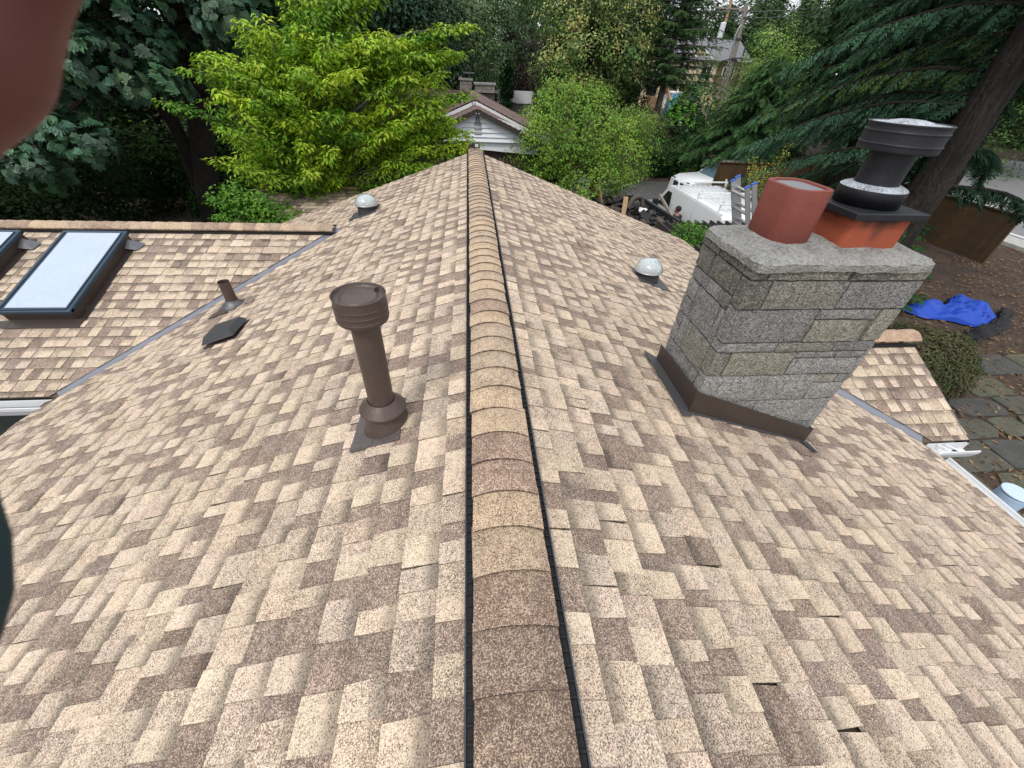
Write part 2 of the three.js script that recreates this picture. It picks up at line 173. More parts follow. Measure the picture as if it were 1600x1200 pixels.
{ // main slopes. u runs along the ridge (-z), v down the slope
  const evR = V(1, -SL, 0).normalize(), evL = V(-1, -SL, 0).normalize(), eu = V(0, 0, -1), LEN = EAVE * HYP;
  const W = 0.072;
  const toClip = (l, side, s, off) => [side * l.nz * -1, side * l.nx * s / HYP, side * (l.c - l.nx * X0) + off]; // half-plane side*(nx*x+nz*z-c) >= off with x = X0 + s*v/HYP, z = -u
  const sideOf = (l, x, z) => Math.sign(l.nx * x + l.nz * z - l.c);
  const sL = sideOf(vl, -1, -4), sLb = sideOf(vlb, -1, -7.5), sR = sideOf(vr, 1, -2), sRb = sideOf(vrb, 1, -6);
  layCourses({ O: V(X0, RY, 0), eu, ev: evR, u0: -Z_NEAR, u1: -Z_FAR, v0: 0.115, v1: LEN, seed: 101, clips: (u, v) => { const z = -u; return z > RW.z - 0.03 ? [toClip(vr, sR, 1, W)] : [toClip(vrb, sRb, 1, 0)]; }, skip: (u, v) => { const x = X0 + v / HYP, z = -u; return x > 1.45 && x < 2.40 && z < -1.80 && z > -2.28; } });
  layCourses({ O: V(X0, RY, 0), eu, ev: evL, u0: -Z_NEAR, u1: -Z_FAR, v0: 0.115, v1: LEN, seed: 102, clips: (u, v) => { const z = -u; return z > LW.z ? [toClip(vl, sL, -1, W)] : [toClip(vlb, sLb, -1, 0)]; } });
  const yE = RY - SL * EAVE, d = -0.012;
  slopeDeck('roof_slope', [X0, RY + d, Z_NEAR], [X0 + EAVE, yE + d, Z_NEAR], [X0 + EAVE, yE + d, Z_FAR], [X0, RY + d, Z_FAR]);
  slopeDeck('roof_slope', [X0 - EAVE, yE + d, Z_NEAR], [X0, RY + d, Z_NEAR], [X0, RY + d, Z_FAR], [X0 - EAVE, yE + d, Z_FAR]);
  // rake boards at the far gable, walls below
  for (const s of [-1, 1]) part('rake_board', bar([X0 + s * 0.02, RY - 0.10, Z_FAR - 0.015], [X0 + s * EAVE, yE - 0.10, Z_FAR - 0.015], 0.025, 0.17), M.brownFlash, house);
  part('wall', join(bx(0.2, yE - 0.1, -Z_FAR + Z_NEAR - 0.9, X0 - EAVE + 0.55, (yE - 0.1) / 2, (Z_FAR + Z_NEAR) / 2), bx(0.2, yE - 0.1, -Z_FAR + Z_NEAR - 0.9, X0 + EAVE - 0.55, (yE - 0.1) / 2, (Z_FAR + Z_NEAR) / 2), tris([X0 - EAVE + 0.4, 0, Z_FAR + 0.4, X0 + EAVE - 0.4, 0, Z_FAR + 0.4, X0 + EAVE - 0.4, yE + 0.02, Z_FAR + 0.4, X0 - EAVE + 0.4, 0, Z_FAR + 0.4, X0 + EAVE - 0.4, yE + 0.02, Z_FAR + 0.4, X0 - EAVE + 0.4, yE + 0.02, Z_FAR + 0.4, X0 - EAVE + 0.4, yE + 0.02, Z_FAR + 0.4, X0 + EAVE - 0.4, yE + 0.02, Z_FAR + 0.4, X0, RY - 0.1, Z_FAR + 0.4])), M.greenWall, house);
  // left wing: visible slope faces the camera (+z)
  const evW = V(0, -LW.s, 1).normalize(), hW = Math.hypot(1, LW.s), mZ = v => LW.z + v / hW;
  const sW = -sL; // inside of the valley line; here x = u, z = LW.z + v/hW
  layCourses({ O: V(0, LW.y, LW.z), eu: V(1, 0, 0), ev: evW, u0: LW.x1, u1: apexLx + 0.4, v0: 0.10, v1: (LW.ze - LW.z) * hW, seed: 103, clips: () => [[sW * vl.nx, sW * vl.nz / hW, sW * (vl.c - vl.nz * LW.z) + W]] });
  const yW = LW.y - LW.s * (LW.ze - LW.z);
  slopeDeck('roof_slope', [LW.x1, yW + d, LW.ze], [X0 - EAVE + 0.14, yW + d, LW.ze], [apexLx, LW.y + d, LW.z], [LW.x1, LW.y + d, LW.z]);
  slopeDeck('roof_slope', [LW.x1, LW.y + d, LW.z], [apexLx, LW.y + d, LW.z], [X0 - EAVE - 0.2, yW, LW.z - 2.6], [LW.x1, yW, LW.z - 2.6]);
  part('wall', join(bx(-LW.x1 - 4.0, yW - 0.15, 0.2, (LW.x1 - 4.0) / 2, (yW - 0.15) / 2, LW.ze - 0.35), bx(0.2, yW - 0.15, 5, LW.x1 + 0.2, (yW - 0.15) / 2, LW.z)), M.greenWall, house, 'dark green house wall under the left wing gutter');
  // right wing
  const evX = V(0, -RW.s, 1).normalize(), hX = Math.hypot(1, RW.s), sX = -sR;
  layCourses({ O: V(0, RW.y, RW.z), eu: V(1, 0, 0), ev: evX, u0: apexRx - 0.4, u1: RW.x1, v0: 0.07, v1: (RW.ze - RW.z) * hX, seed: 104, clips: () => [[sX * vr.nx, sX * vr.nz / hX, sX * (vr.c - vr.nz * RW.z) + W]] });
  const yX = RW.y - RW.s * (RW.ze - RW.z);
  slopeDeck('roof_slope', [X0 + EAVE - 0.02, yX + d, RW.ze], [RW.x1, yX + d, RW.ze], [RW.x1, RW.y + d, RW.z], [apexRx, RW.y + d, RW.z]);
  slopeDeck('roof_slope', [apexRx, RW.y + d, RW.z], [RW.x1, RW.y + d, RW.z], [RW.x1, yX, RW.z - 1.2], [X0 + EAVE, yX, RW.z - 1.2]);
  part('wall', join(tris([RW.x1 - 0.3, 0, RW.ze - 0.3, RW.x1 - 0.3, 0, RW.z - 1, RW.x1 - 0.3, yX, RW.z - 1, RW.x1 - 0.3, 0, RW.ze - 0.3, RW.x1 - 0.3, yX, RW.z - 1, RW.x1 - 0.3, yX, RW.ze - 0.3, RW.x1 - 0.3, yX, RW.ze - 0.3, RW.x1 - 0.3, yX, RW.z - 1, RW.x1 - 0.3, RW.y - 0.1, RW.z]), bx(1.4, yX - 0.1, 0.15, RW.x1 - 1.0, (yX - 0.1) / 2, RW.ze - 0.35)), M.greenWall, house);
  part('rake_board', bar([RW.x1 + 0.012, RW.y - 0.07, RW.z], [RW.x1 + 0.012, yX - 0.07, RW.ze], 0.02, 0.13), M.brownFlash, house);
  // small roof beyond, left of the main far corner
  const e2 = V(0, -0.16, 1).normalize();
  layCourses({ O: V(0, 2.83, -10.2), eu: V(1, 0, 0), ev: e2, u0: -4.85, u1: -1.5, v0: 0.1, v1: 1.75, seed: 105, E: 0.16 });
  slopeDeck('roof_slope', [-4.85, 2.555, -8.45], [-1.5, 2.555, -8.45], [-1.5, 2.82, -10.2], [-4.85, 2.82, -10.2]);
  part('wall', bx(3.2, 2.4, 1.6, -3.15, 1.2, -9.4), M.greenWall, house);
  part('ridge_board', bx(3.4, 0.05, 0.24, -3.15, 2.865, -10.2), M.woodTan, house, 'ridge of the small shaded roof beyond the far left corner');
  // open valley metal
  const vstrip = (A, B, w) => { const dir = va(B).sub(va(A)), side = V(-dir.z, 0, dir.x).normalize(); return [A, B, side, w]; };
  for (const [a, b, yA, yB] of [[valleyL[0], valleyL[1], LW.y, RY - SL * (X0 - valleyL[1][0])], [valleyR[0], valleyR[1], RW.y, yX]]) {
    const dx = b[0] - a[0], dz = b[1] - a[1], L = Math.hypot(dx, dz), px = -dz / L * 0.115, pz = dx / L * 0.115, up = 0.020;
    const g = []; for (const s of [-1, 1]) { // each half follows its own roof plane
      const off = (p, y) => { const x = p[0] + s * px, z = p[1] + s * pz; const ym = RY - SL * Math.abs(x - X0), yw = a === valleyL[0] ? LW.y - LW.s * (z - LW.z) : RW.y - RW.s * (z - RW.z); return [x, Math.max(ym, yw) - 0.003, z]; };
      g.push(quad([a[0], yA - 0.003, a[1]], off(a, yA), off(b, yB), [b[0], yB - 0.003, b[1]])); }
    part('valley_flashing', join(g), M.valley, house, a === valleyL[0] ? 'grey metal valley between main roof and skylight wing' : 'grey metal valley beside the small right wing');
  }
}
{ // split the shingles: the 300 that show largest are parts, the rest one part
  const m = camera.matrixWorldInverse.copy(camera.matrixWorld).invert(), pr = new THREE.Matrix4().multiplyMatrices((camera.updateProjectionMatrix(), camera.projectionMatrix), m);
  for (const p of pieces) { const q = p.c.clone().applyMatrix4(pr), to = camera.position.clone().sub(p.c), d = to.length(), z = to.dot(camF) * -1; p.score = Math.abs(q.x) < 1 && Math.abs(q.y) < 1 && z > 0 ? p.area * Math.max(0, p.n.dot(to) / d) / (z * z) : -1; }
  pieces.sort((a, b) => b.score - a.score);
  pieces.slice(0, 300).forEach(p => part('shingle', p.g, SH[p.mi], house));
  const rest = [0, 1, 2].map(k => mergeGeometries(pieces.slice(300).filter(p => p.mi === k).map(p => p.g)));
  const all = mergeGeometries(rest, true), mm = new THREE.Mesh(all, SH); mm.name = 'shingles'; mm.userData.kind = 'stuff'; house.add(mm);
}
// ridge caps: bent shingles over a black ridge vent
function capGeo(halfW, rise, len, thick, tint, seg = 10, seed = 0) { // local: x across, z along (near edge at +len/2), y up; arched
  const prof = x => rise * (1 - Math.pow(Math.abs(x) / halfW, 2.1)) , P = [], C = [], U = [], f = rng(seed), ou = f() * 5, ov = f() * 5;
  const pt = (i, z, lift) => { const x = -halfW + 2 * halfW * i / seg; return [x, prof(x) + lift, z]; };
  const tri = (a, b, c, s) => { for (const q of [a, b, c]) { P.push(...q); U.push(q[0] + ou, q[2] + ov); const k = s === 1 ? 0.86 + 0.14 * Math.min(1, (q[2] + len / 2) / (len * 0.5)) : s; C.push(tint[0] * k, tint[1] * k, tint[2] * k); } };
  const z0 = -len / 2 - 0.03, zm = 0, z1 = len / 2;
  for (let i = 0; i < seg; i++) { for (const [za, zb, la, lb] of [[z0, zm, -0.001, thick * 0.55], [zm, z1, thick * 0.55, thick]]) { const a = pt(i, za, la), b = pt(i + 1, za, la), c = pt(i + 1, zb, lb), d = pt(i, zb, lb); tri(a, c, b, 1); tri(a, d, c, 1); } const a = pt(i, z1, thick), b = pt(i + 1, z1, thick), c = pt(i + 1, z1, -0.012), d = pt(i, z1, -0.012); tri(a, c, b, 0.34); tri(a, d, c, 0.34); }  // front edge darkened in vertex colour, standing in for its shadow line
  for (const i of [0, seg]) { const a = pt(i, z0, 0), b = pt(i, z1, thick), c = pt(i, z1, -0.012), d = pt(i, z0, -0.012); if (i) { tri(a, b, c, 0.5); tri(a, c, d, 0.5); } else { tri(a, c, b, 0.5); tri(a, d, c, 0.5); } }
  const g = new THREE.BufferGeometry(); g.setAttribute('position', new THREE.Float32BufferAttribute(P, 3)); g.setAttribute('uv', new THREE.Float32BufferAttribute(U, 2)); g.setAttribute('color', new THREE.Float32BufferAttribute(C, 3)); g.computeVertexNormals(); return g;
}
{
  const f = rng(55), tones = [[1, [1.0, 0.94, 0.84]], [1, [0.72, 0.69, 0.66]], [1, [0.84, 0.81, 0.77]], [0, [0.86, 0.81, 0.72]], [2, [1.2, 1.13, 1.06]], [1, [0.92, 0.88, 0.82]]];
  const pick = () => tones[Math.floor(f() * tones.length)];
  const near = [2, 2, 2, 2, 2, 1, 4, 0, 1, 5, 2];
  for (let z = 1.2, k = 0; z > Z_FAR - 0.02; z -= 0.152, k++) { const kk = Math.round((-0.08 - z) / 0.152), [mi, t] = kk >= 0 && kk < 6 ? [[2, [0.86, 0.83, 0.78]], [2, [0.9, 0.86, 0.8]], [2, [0.85, 0.82, 0.78]], [2, [1.0, 0.94, 0.86]], [1, [0.82, 0.77, 0.70]], [1, [0.96, 0.9, 0.8]]][kk] : pick(); const m = part('ridge_shingle', capGeo(0.127, 0.036, 0.152, 0.0095 + rr(-0.001, 0.002, f), t, 10, k + 1), SH[mi], house); m.position.set(X0 + rr(-0.004, 0.004, f), RY + 0.012, z + rr(-0.006, 0.006, f)); m.rotation.set(rr(-0.006, 0.006, f), rr(-0.024, 0.024, f), rr(-0.012, 0.012, f)); }
  for (let x = LW.x1, k = 0; x < apexLx - 0.1; x += 0.17, k++) { const [mi, t] = pick(); const m = part('ridge_shingle', capGeo(0.12, 0.05, 0.17, 0.009, t, 8, k + 201), SH[mi], house); m.position.set(x, LW.y + 0.02, LW.z); m.rotation.y = -Math.PI / 2 + rr(-0.01, 0.01, f); }
  for (let x = RW.x1 - 0.09, k = 0; x > apexRx + 0.2; x -= 0.24, k++) { const [mi, t] = [1, [0.86, 0.76, 0.68]]; const m = part('ridge_shingle', capGeo(0.12, 0.06, 0.26, 0.012, t, 8, k + 301), SH[mi], house); m.position.set(x, RW.y + 0.03, RW.z); m.rotation.y = Math.PI / 2; }
  // ridge vent: black louvred edges with a thin outer lip
  const L = Z_NEAR - 2 - Z_FAR, zc = (1.2 + Z_FAR) / 2, vent = [], lip = [];
  for (const s of [-1, 1]) { const y = RY - 0.13 * SL; vent.push(bx(s < 0 ? 0.020 : 0.024, 0.012, L, X0 + s * (s < 0 ? 0.138 : 0.140), y + 0.010, zc)); lip.push(bx(0.005, 0.022, L, X0 + s * (s < 0 ? 0.1515 : 0.156), y + 0.012, zc)); for (let z = 1.1; z > Z_FAR; z -= 0.036) vent.push(bx(s < 0 ? 0.018 : 0.022, 0.006, 0.006, X0 + s * (s < 0 ? 0.138 : 0.141), y + 0.019, z)); }
  part('ridge_vent', join(vent), M.ventBlack, house, 'black louvred ridge vent edges under the cap shingles'); part('vent_lip', join(lip), M.ventLip, house);
  part('ridge_vent', join(bx(-LW.x1 + apexLx, 0.035, 0.02, (LW.x1 + apexLx) / 2, LW.y - 0.022, LW.z + 0.115), bx(-apexRx + RW.x1, 0.035, 0.02, (RW.x1 + apexRx) / 2, RW.y - 0.022, RW.z + 0.12)), M.ventBlack, house);
}
// gutters
{
  const yW = LW.y - LW.s * (LW.ze - LW.z), yE = RY - SL * EAVE, yX = RW.y - RW.s * (RW.ze - RW.z);
  const trough = (L, sgn) => { const s = new THREE.Shape(); [[0, 0.0], [0, -0.10], [0.085, -0.10], [0.11, -0.03], [0.11, 0.0], [0.122, 0.0], [0.122, -0.035], [0.095, -0.112], [-0.008, -0.112], [-0.008, 0.0]].forEach((p, i) => i ? s.lineTo(p[0], p[1]) : s.moveTo(p[0], p[1])); return metreUV(new THREE.ExtrudeGeometry(s, { depth: L, bevelEnabled: false })); };
  const gL = trough(9); gL.rotateY(-Math.PI / 2); gL.translate(-4.27, yW - 0.03, LW.ze + 0.02); part('gutter', gL, M.white, house, 'white gutter under the skylight wing');
  const hangL = []; for (let x = -4.35; x > -12; x -= 0.7) hangL.push(bx(0.02, 0.006, 0.11, x, yW - 0.03, LW.ze + 0.075)); part('gutter_hanger', join(hangL), M.white, house);
  part('gutter_inside', bx(8.6, 0.004, 0.10, -8.7, yW - 0.115, LW.ze + 0.072), M.gutterIn, house);
  const gR = trough(Z_NEAR + 2.1); gR.translate(X0 + EAVE + 0.012, yE - 0.02, -2.1); part('gutter', gR, M.white, house, 'white gutter along the right eave');
  const gX = trough(RW.x1 - X0 - EAVE - 0.05); gX.rotateY(-Math.PI / 2); gX.translate(RW.x1 + 0.03, yX - 0.03, RW.ze + 0.015); part('gutter', gX, M.white, house, 'short white gutter at the end of the right wing');
  for (const x of [4.86, 4.95]) part('gutter_hanger', bx(0.018, 0.006, 0.12, x, yX - 0.024, RW.ze + 0.08, 0, 0.5, 0), M.white, house);
  part('gutter_outlet', cy(0.045, 0.045, 0.01, 5.1, yX - 0.125, RW.ze + 0.07, 18), M.black, house);
}
// ---------- chimney ----------
const roofY = x => RY - SL * Math.abs(x - X0);
const graG = grains(512, 4.2, 191), graH = grains(512, 9, 192), granite = (a, b, sd) => { const n = tileNoise(512, 5, sd), n2 = tileNoise(512, 22, sd + 7), off = (sd * 7919) % (512 * 512); const t = tex(512, 512, (i, j) => { const k = j * 512 + i, g = graG[(k + off) % 262144], h = graH[(k + off) % 262144], st = 0.72 + 0.75 * (0.6 * n[k] + 0.4 * n2[k]) * 0.9; let v = g < 0.2 ? 0.02 : g > 0.86 ? 1.15 : 0.38 + 0.34 * h; if (n[k] * 0.6 + n2[k] * 0.6 > 0.82) v *= 0.55; return lerp3(a, b, v).map(q => q * st); }); t.repeat.set(2.2, 2.2); return t; };
const stoneMats = [[[0.05, 0.05, 0.048], [0.40, 0.395, 0.375]], [[0.035, 0.035, 0.036], [0.35, 0.345, 0.34]], [[0.045, 0.042, 0.034], [0.36, 0.35, 0.305]], [[0.06, 0.057, 0.042], [0.41, 0.395, 0.325]], [[0.06, 0.059, 0.057], [0.48, 0.47, 0.45]], [[0.03, 0.029, 0.025], [0.25, 0.245, 0.21]]].map((c, i) => mat(0xffffff, 0.96, { map: granite(c[0], c[1], 90 + i), bumpMap: bumpFine, bumpScale: 0.006 }));
function stoneGeo(w, h, d, seed) { // hewn block: uneven faces, worn edges
  const g = new THREE.BoxGeometry(w, h, d, Math.max(2, Math.round(w / 0.045)), Math.max(2, Math.round(h / 0.045)), 2), p = g.attributes.position;
  for (let i = 0; i < p.count; i++) { let x = p.getX(i), y = p.getY(i), z = p.getZ(i); const ex = Math.abs(x) > w / 2 - 1e-4, ey = Math.abs(y) > h / 2 - 1e-4, ez = Math.abs(z) > d / 2 - 1e-4; if (ex + ey + ez > 1) { if (ex) x *= 1 - 0.006 / w; if (ey) y *= 1 - 0.006 / h; if (ez) z *= 1 - 0.010 / d; } const a = 0.006; p.setXYZ(i, x + a * 0.7 * noise.noise(x * 14 + seed, y * 14, z * 14), y + a * 0.7 * noise.noise(x * 14, y * 14 + seed, z * 14), z + a * fbm(x * 11 + seed, y * 11, z * 11)); }
  g.computeVertexNormals(); const o = metreUV(g); o.translate(seed * 0.37 % 1, 0, 0); const p2 = o.attributes.uv; o.translate(-(seed * 0.37 % 1), 0, 0); for (let i = 0; i < p2.count; i++) p2.setXY(i, p2.getX(i) + seed * 0.173 % 1, p2.getY(i) + seed * 0.291 % 1); return o;
}
const CH = { x0: 1.425, x1: 2.435, z0: -1.74, z1: -2.29 };
{
  const ch = new THREE.Group(); ch.name = 'chimney'; house.add(ch); ch.userData.label = 'weathered grey stone chimney with two clay flues and a black metal cap';
  const W = CH.x1 - CH.x0, D = CH.z0 - CH.z1;
  part('mortar', rough(bx(W - 0.05, 1.75, D - 0.05, (CH.x0 + CH.x1) / 2, 3.67, (CH.z0 + CH.z1) / 2), 0.001, 9), M.mortar, ch);
  const add = (w, h, d, x, y, z, ry, mi, sd) => { const m = part('stone', stoneGeo(w, h, d, sd), stoneMats[mi], ch); m.position.set(x, y, z); m.rotation.y = ry; };
  let sd = 1; const J = 0.006; // joint width
  const front = [ // top, bottom, [from, to, material]
    [4.535, 4.475, [[0, 0.09, 5], [0.09, 0.55, 2], [0.55, 0.78, 5], [0.78, 1, 2]]],
    [4.475, 4.305, [[0, 0.13, 5], [0.13, 0.57, 2], [0.57, 1, 1]]],
    [4.305, 4.085, [[0.0, 0.50, 1]]], [4.305, 4.238, [[0.50, 0.87, 0]]], [4.238, 4.085, [[0.50, 0.84, 3]]], [4.305, 4.085, [[0.875, 1, 3]]],
    [4.085, 4.015, [[0, 0.36, 0], [0.36, 0.74, 2], [0.74, 1, 1]]],
    [4.015, 3.835, [[0, 0.10, 2], [0.10, 0.52, 3]]], [4.015, 3.965, [[0.52, 0.78, 0], [0.78, 1, 1]]], [3.965, 3.835, [[0.52, 1, 4]]],
    [3.835, 3.62, [[0, 0.76, 4]]], [3.835, 3.765, [[0.76, 0.90, 3], [0.90, 1, 0]]], [3.765, 3.62, [[0.76, 1, 4]]],
    [3.62, 3.40, [[0, 0.45, 0], [0.45, 1, 4]]], [3.40, 3.15, [[0.1, 0.6, 0], [0.6, 1, 1]]],
  ];
  for (const [t, b, cols] of front) for (const [a, c, mi] of cols) add((c - a) * W - J, t - b - J, 0.09, CH.x0 + (a + c) / 2 * W, (t + b) / 2, CH.z0 - 0.045 + rr(-0.004, 0.003), 0, mi, sd += 3.7);
  const side = [[4.535, 4.475, [[0, 0.55, 5], [0.55, 1, 5]]], [4.475, 4.34, [[0, 0.62, 5], [0.62, 1, 5]]], [4.34, 4.255, [[0, 0.24, 5], [0.24, 0.56, 0], [0.56, 1, 1]]], [4.255, 4.02, [[0, 0.12, 0], [0.12, 0.72, 1]]], [4.255, 4.13, [[0.72, 1, 0]]], [4.13, 4.02, [[0.72, 1, 1]]], [4.02, 3.80, [[0, 0.62, 2], [0.62, 0.82, 0]]], [4.02, 3.92, [[0.82, 1, 1]]], [3.92, 3.80, [[0.82, 1, 0]]], [3.80, 3.60, [[0, 0.18, 0], [0.18, 1, 1]]], [3.60, 3.40, [[0, 0.5, 0], [0.5, 1, 4]]]];
  const z0 = CH.z0 - 0.092, DS = D - 0.092;
  for (const [t, b, cols] of side) for (const [a, c, mi] of cols) { add((c - a) * DS - J, t - b - J, 0.08, CH.x0 + 0.04 + rr(-0.003, 0.004), (t + b) / 2, z0 - (a + c) / 2 * DS, -Math.PI / 2, mi, sd += 3.7); }
  for (const [t, b, cols] of side.concat([[3.40, 3.1, [[0, 0.5, 0], [0.5, 1, 2]]]])) for (const [a, c, mi] of cols) add((c - a) * DS - J, t - b - J, 0.08, CH.x1 - 0.04 + rr(-0.004, 0.003), (t + b) / 2, z0 - (a + c) / 2 * DS, Math.PI / 2, (mi + 1) % 5, sd += 3.7);
  // concrete crown: lumpy slab with worn edges, sloping from the flues
  const cw = new THREE.BoxGeometry(W + 0.026, 0.05, D + 0.026, 52, 4, 30), p = cw.attributes.position, hw = (W + 0.026) / 2, hd = (D + 0.026) / 2;
  for (let i = 0; i < p.count; i++) { let x = p.getX(i), y = p.getY(i), z = p.getZ(i); const e = Math.min(hw - Math.abs(x), hd - Math.abs(z)); if (y > 0.02) y += 0.042 * Math.min(1, e / 0.16) - 0.016 * Math.max(0, 1 - e / 0.045); const s = Math.max(0, Math.abs(x) - hw + 0.05) / 0.05 * Math.max(0, Math.abs(z) - hd + 0.05) / 0.05; x *= 1 - 0.035 * s; z *= 1 - 0.06 * s; const q = e < 0.02 ? 0.013 : 0.008; p.setXYZ(i, x + q * fbm(x * 9, y * 9, z * 9), y + q * 0.8 * fbm(x * 8 + 4, y * 8, z * 8), z + q * fbm(x * 9, y * 9 + 5, z * 9)); }
  cw.computeVertexNormals(); const cr = metreUV(cw); cr.translate((CH.x0 + CH.x1) / 2, 4.556, (CH.z0 + CH.z1) / 2); part('concrete_crown', cr, M.concrete, ch);
  // clay flues
  const rr2 = (hw, hd, r, n = 0) => { if (n) { const s = new THREE.Shape(), c = [[hw - r, hd - r, 0], [-hw + r, hd - r, 1], [-hw + r, -hd + r, 2], [hw - r, -hd + r, 3]]; let first = true, last; const go = (x, y) => { first ? s.moveTo(x, y) : s.lineTo(x, y); first = false; last = [x, y]; }; for (const [x, y, q] of c) { const a = q * Math.PI / 2, sx = x + r * Math.cos(a), sy = y + r * Math.sin(a); if (last) { const l = last; for (let i = 1; i < n; i++) go(l[0] + (sx - l[0]) * i / n, l[1] + (sy - l[1]) * i / n); } for (let i = 0; i <= 4; i++) go(x + r * Math.cos(a + i * Math.PI / 8), y + r * Math.sin(a + i * Math.PI / 8)); } return s; } const s = new THREE.Shape(); s.absarc(hw - r, hd - r, r, 0, Math.PI / 2); s.absarc(-hw + r, hd - r, r, Math.PI / 2, Math.PI); s.absarc(-hw + r, -hd + r, r, Math.PI, 1.5 * Math.PI); s.absarc(hw - r, -hd + r, r, 1.5 * Math.PI, 2 * Math.PI); return s; };
  const flue = (hw, hd, r, h, steps = 1) => { const s = rr2(hw, hd, r, steps > 1 ? 14 : 0); s.holes.push(rr2(hw - 0.02, hd - 0.02, r - 0.015)); const g = new THREE.ExtrudeGeometry(s, { depth: h, steps, bevelEnabled: true, bevelSize: 0.004, bevelThickness: 0.004, bevelSegments: 2, curveSegments: 10 }); g.rotateX(-Math.PI / 2); return metreUV(toCreasedNormals(g, 0.6)); };
  const f1 = part('flue', flue(0.112, 0.145, 0.08, 0.285), M.clay, ch, 'open red clay flue on the left of the chimney crown'); f1.position.set(1.682, 4.585, -2.03); f1.rotation.y = 0.04;
  part('flue_lid', put(new THREE.ExtrudeGeometry(rr2(0.092, 0.124, 0.064), { depth: 0.012, bevelEnabled: false }), 1.682, 4.852, -2.03, -Math.PI / 2), M.clayRim, ch, 'grey sheet covering the left clay flue');
  const f2 = part('flue', (() => { const g = flue(0.165, 0.165, 0.03, 0.165, 8), p = g.attributes.position, c = []; for (let i = 0; i < p.count; i++) { const x = p.getX(i), y = p.getY(i), z = p.getZ(i); const s = Math.min(1, Math.max(0, (y - 0.085 + 0.07 * fbm(x * 12, y * 6, z * 12) - 0.42 * Math.abs(x + 0.03)) / 0.07)); c.push(...lerp3([0.42, 0.098, 0.045], [0.05, 0.03, 0.026], s)); } g.setAttribute('color', new THREE.Float32BufferAttribute(c, 3)); return g; })(), M.clayBright, ch, 'short square red clay flue under the black metal cap, sooty at its top'); f2.position.set(2.09, 4.585, -2.02);
  const soot = mat([0.03, 0.02, 0.018], 0.9);
  // black metal cap on the second flue
  const cx = 2.09, cz = -2.02, cap = part('metal_cap', join(
    rbx(0.40, 0.034, 0.40, 0.006, cx, 4.775, cz),
    lathe([[0.0, 4.795], [0.150, 4.795], [0.150, 4.868], [0.142, 4.876], [0.118, 4.886], [0.098, 4.888]], cx, 0, cz), cy(0.097, 0.097, 0.17, cx, 4.965, cz, 32),
    lathe([[0.0, 5.042], [0.120, 5.040], [0.162, 5.036], [0.166, 5.042], [0.165, 5.062], [0.169, 5.065], [0.169, 5.068], [0.165, 5.071], [0.165, 5.112], [0.169, 5.115], [0.169, 5.118], [0.165, 5.121], [0.165, 5.142], [0.170, 5.146], [0.166, 5.150], [0.155, 5.148]], cx, 0, cz)), M.blackPaint, ch, 'black round metal rain cap on a pipe and square base plate');
  part('cap_top', join(lathe([[0, 5.162], [0.05, 5.161], [0.085, 5.154], [0.092, 5.148], [0.157, 5.146]], cx, 0, cz), lathe([[0.149, 4.8705], [0.141, 4.878], [0.118, 4.888], [0.0985, 4.890]], cx, 0, cz)), M.dustyTop, ch, 'pale dusty weathered top of the black cap');
  // brown metal flashing round the foot of the chimney
  const fy = x => roofY(x) + 0.012, X1 = CH.x0 - 0.012, X2 = CH.x1 + 0.012, ZF = CH.z0 + 0.012, ZB = CH.z1 - 0.03;
  const apron = join(quad([X1 - 0.0, fy(X1), ZF], [X2, fy(X2) - 0.02, ZF], [X2, fy(X2) + 0.135, ZF], [X1, fy(X1) + 0.175, ZF]), quad([X1, fy(X1), ZF], [X1, fy(X1) + 0.175, ZF], [X1, fy(X1) + 0.14, ZB], [X1, fy(X1), ZB]), quad([X2, fy(X2) - 0.02, ZF], [X2, fy(X2) + 0.135, ZF], [X2, fy(X2) + 0.10, ZB], [X2, fy(X2) - 0.02, ZB]), bar([X1 - 0.004, fy(X1), ZF + 0.004], [X1 - 0.004, fy(X1) + 0.178, ZF + 0.004], 0.018, 0.018));
  part('chimney_flashing', apron, M.brownFlash, ch, 'dark brown metal flashing round the chimney foot');
  const skirt = join(quad([X1 - 0.085, fy(X1 - 0.085) + 0.006, ZF + 0.07], [X1, fy(X1) + 0.008, ZF + 0.05], [X1, fy(X1) + 0.008, ZB - 0.02], [X1 - 0.085, fy(X1 - 0.085) + 0.006, ZB - 0.08]), quad([X1, fy(X1) + 0.004, ZF + 0.02], [X2 + 0.03, fy(X2 + 0.03) + 0.004, ZF + 0.02], [X2 + 0.03, fy(X2 + 0.03) + 0.006, ZF - 0.01], [X1, fy(X1) + 0.006, ZF - 0.01]));
  part('flashing_tab', quad([X2 - 0.05, fy(X2 - 0.05) + 0.010, ZF + 0.012], [X2 + 0.0, fy(X2) + 0.010, ZF + 0.105], [X2 + 0.055, fy(X2 + 0.055) + 0.008, ZF + 0.10], [X2 + 0.03, fy(X2 + 0.03) + 0.010, ZF + 0.0]), M.blackFlash, ch, 'small black bent flashing tab at the chimney corner');
  part('step_flashing', skirt, M.leadGrey, ch, 'grey flashing sheet laid on the shingles beside the chimney');
}
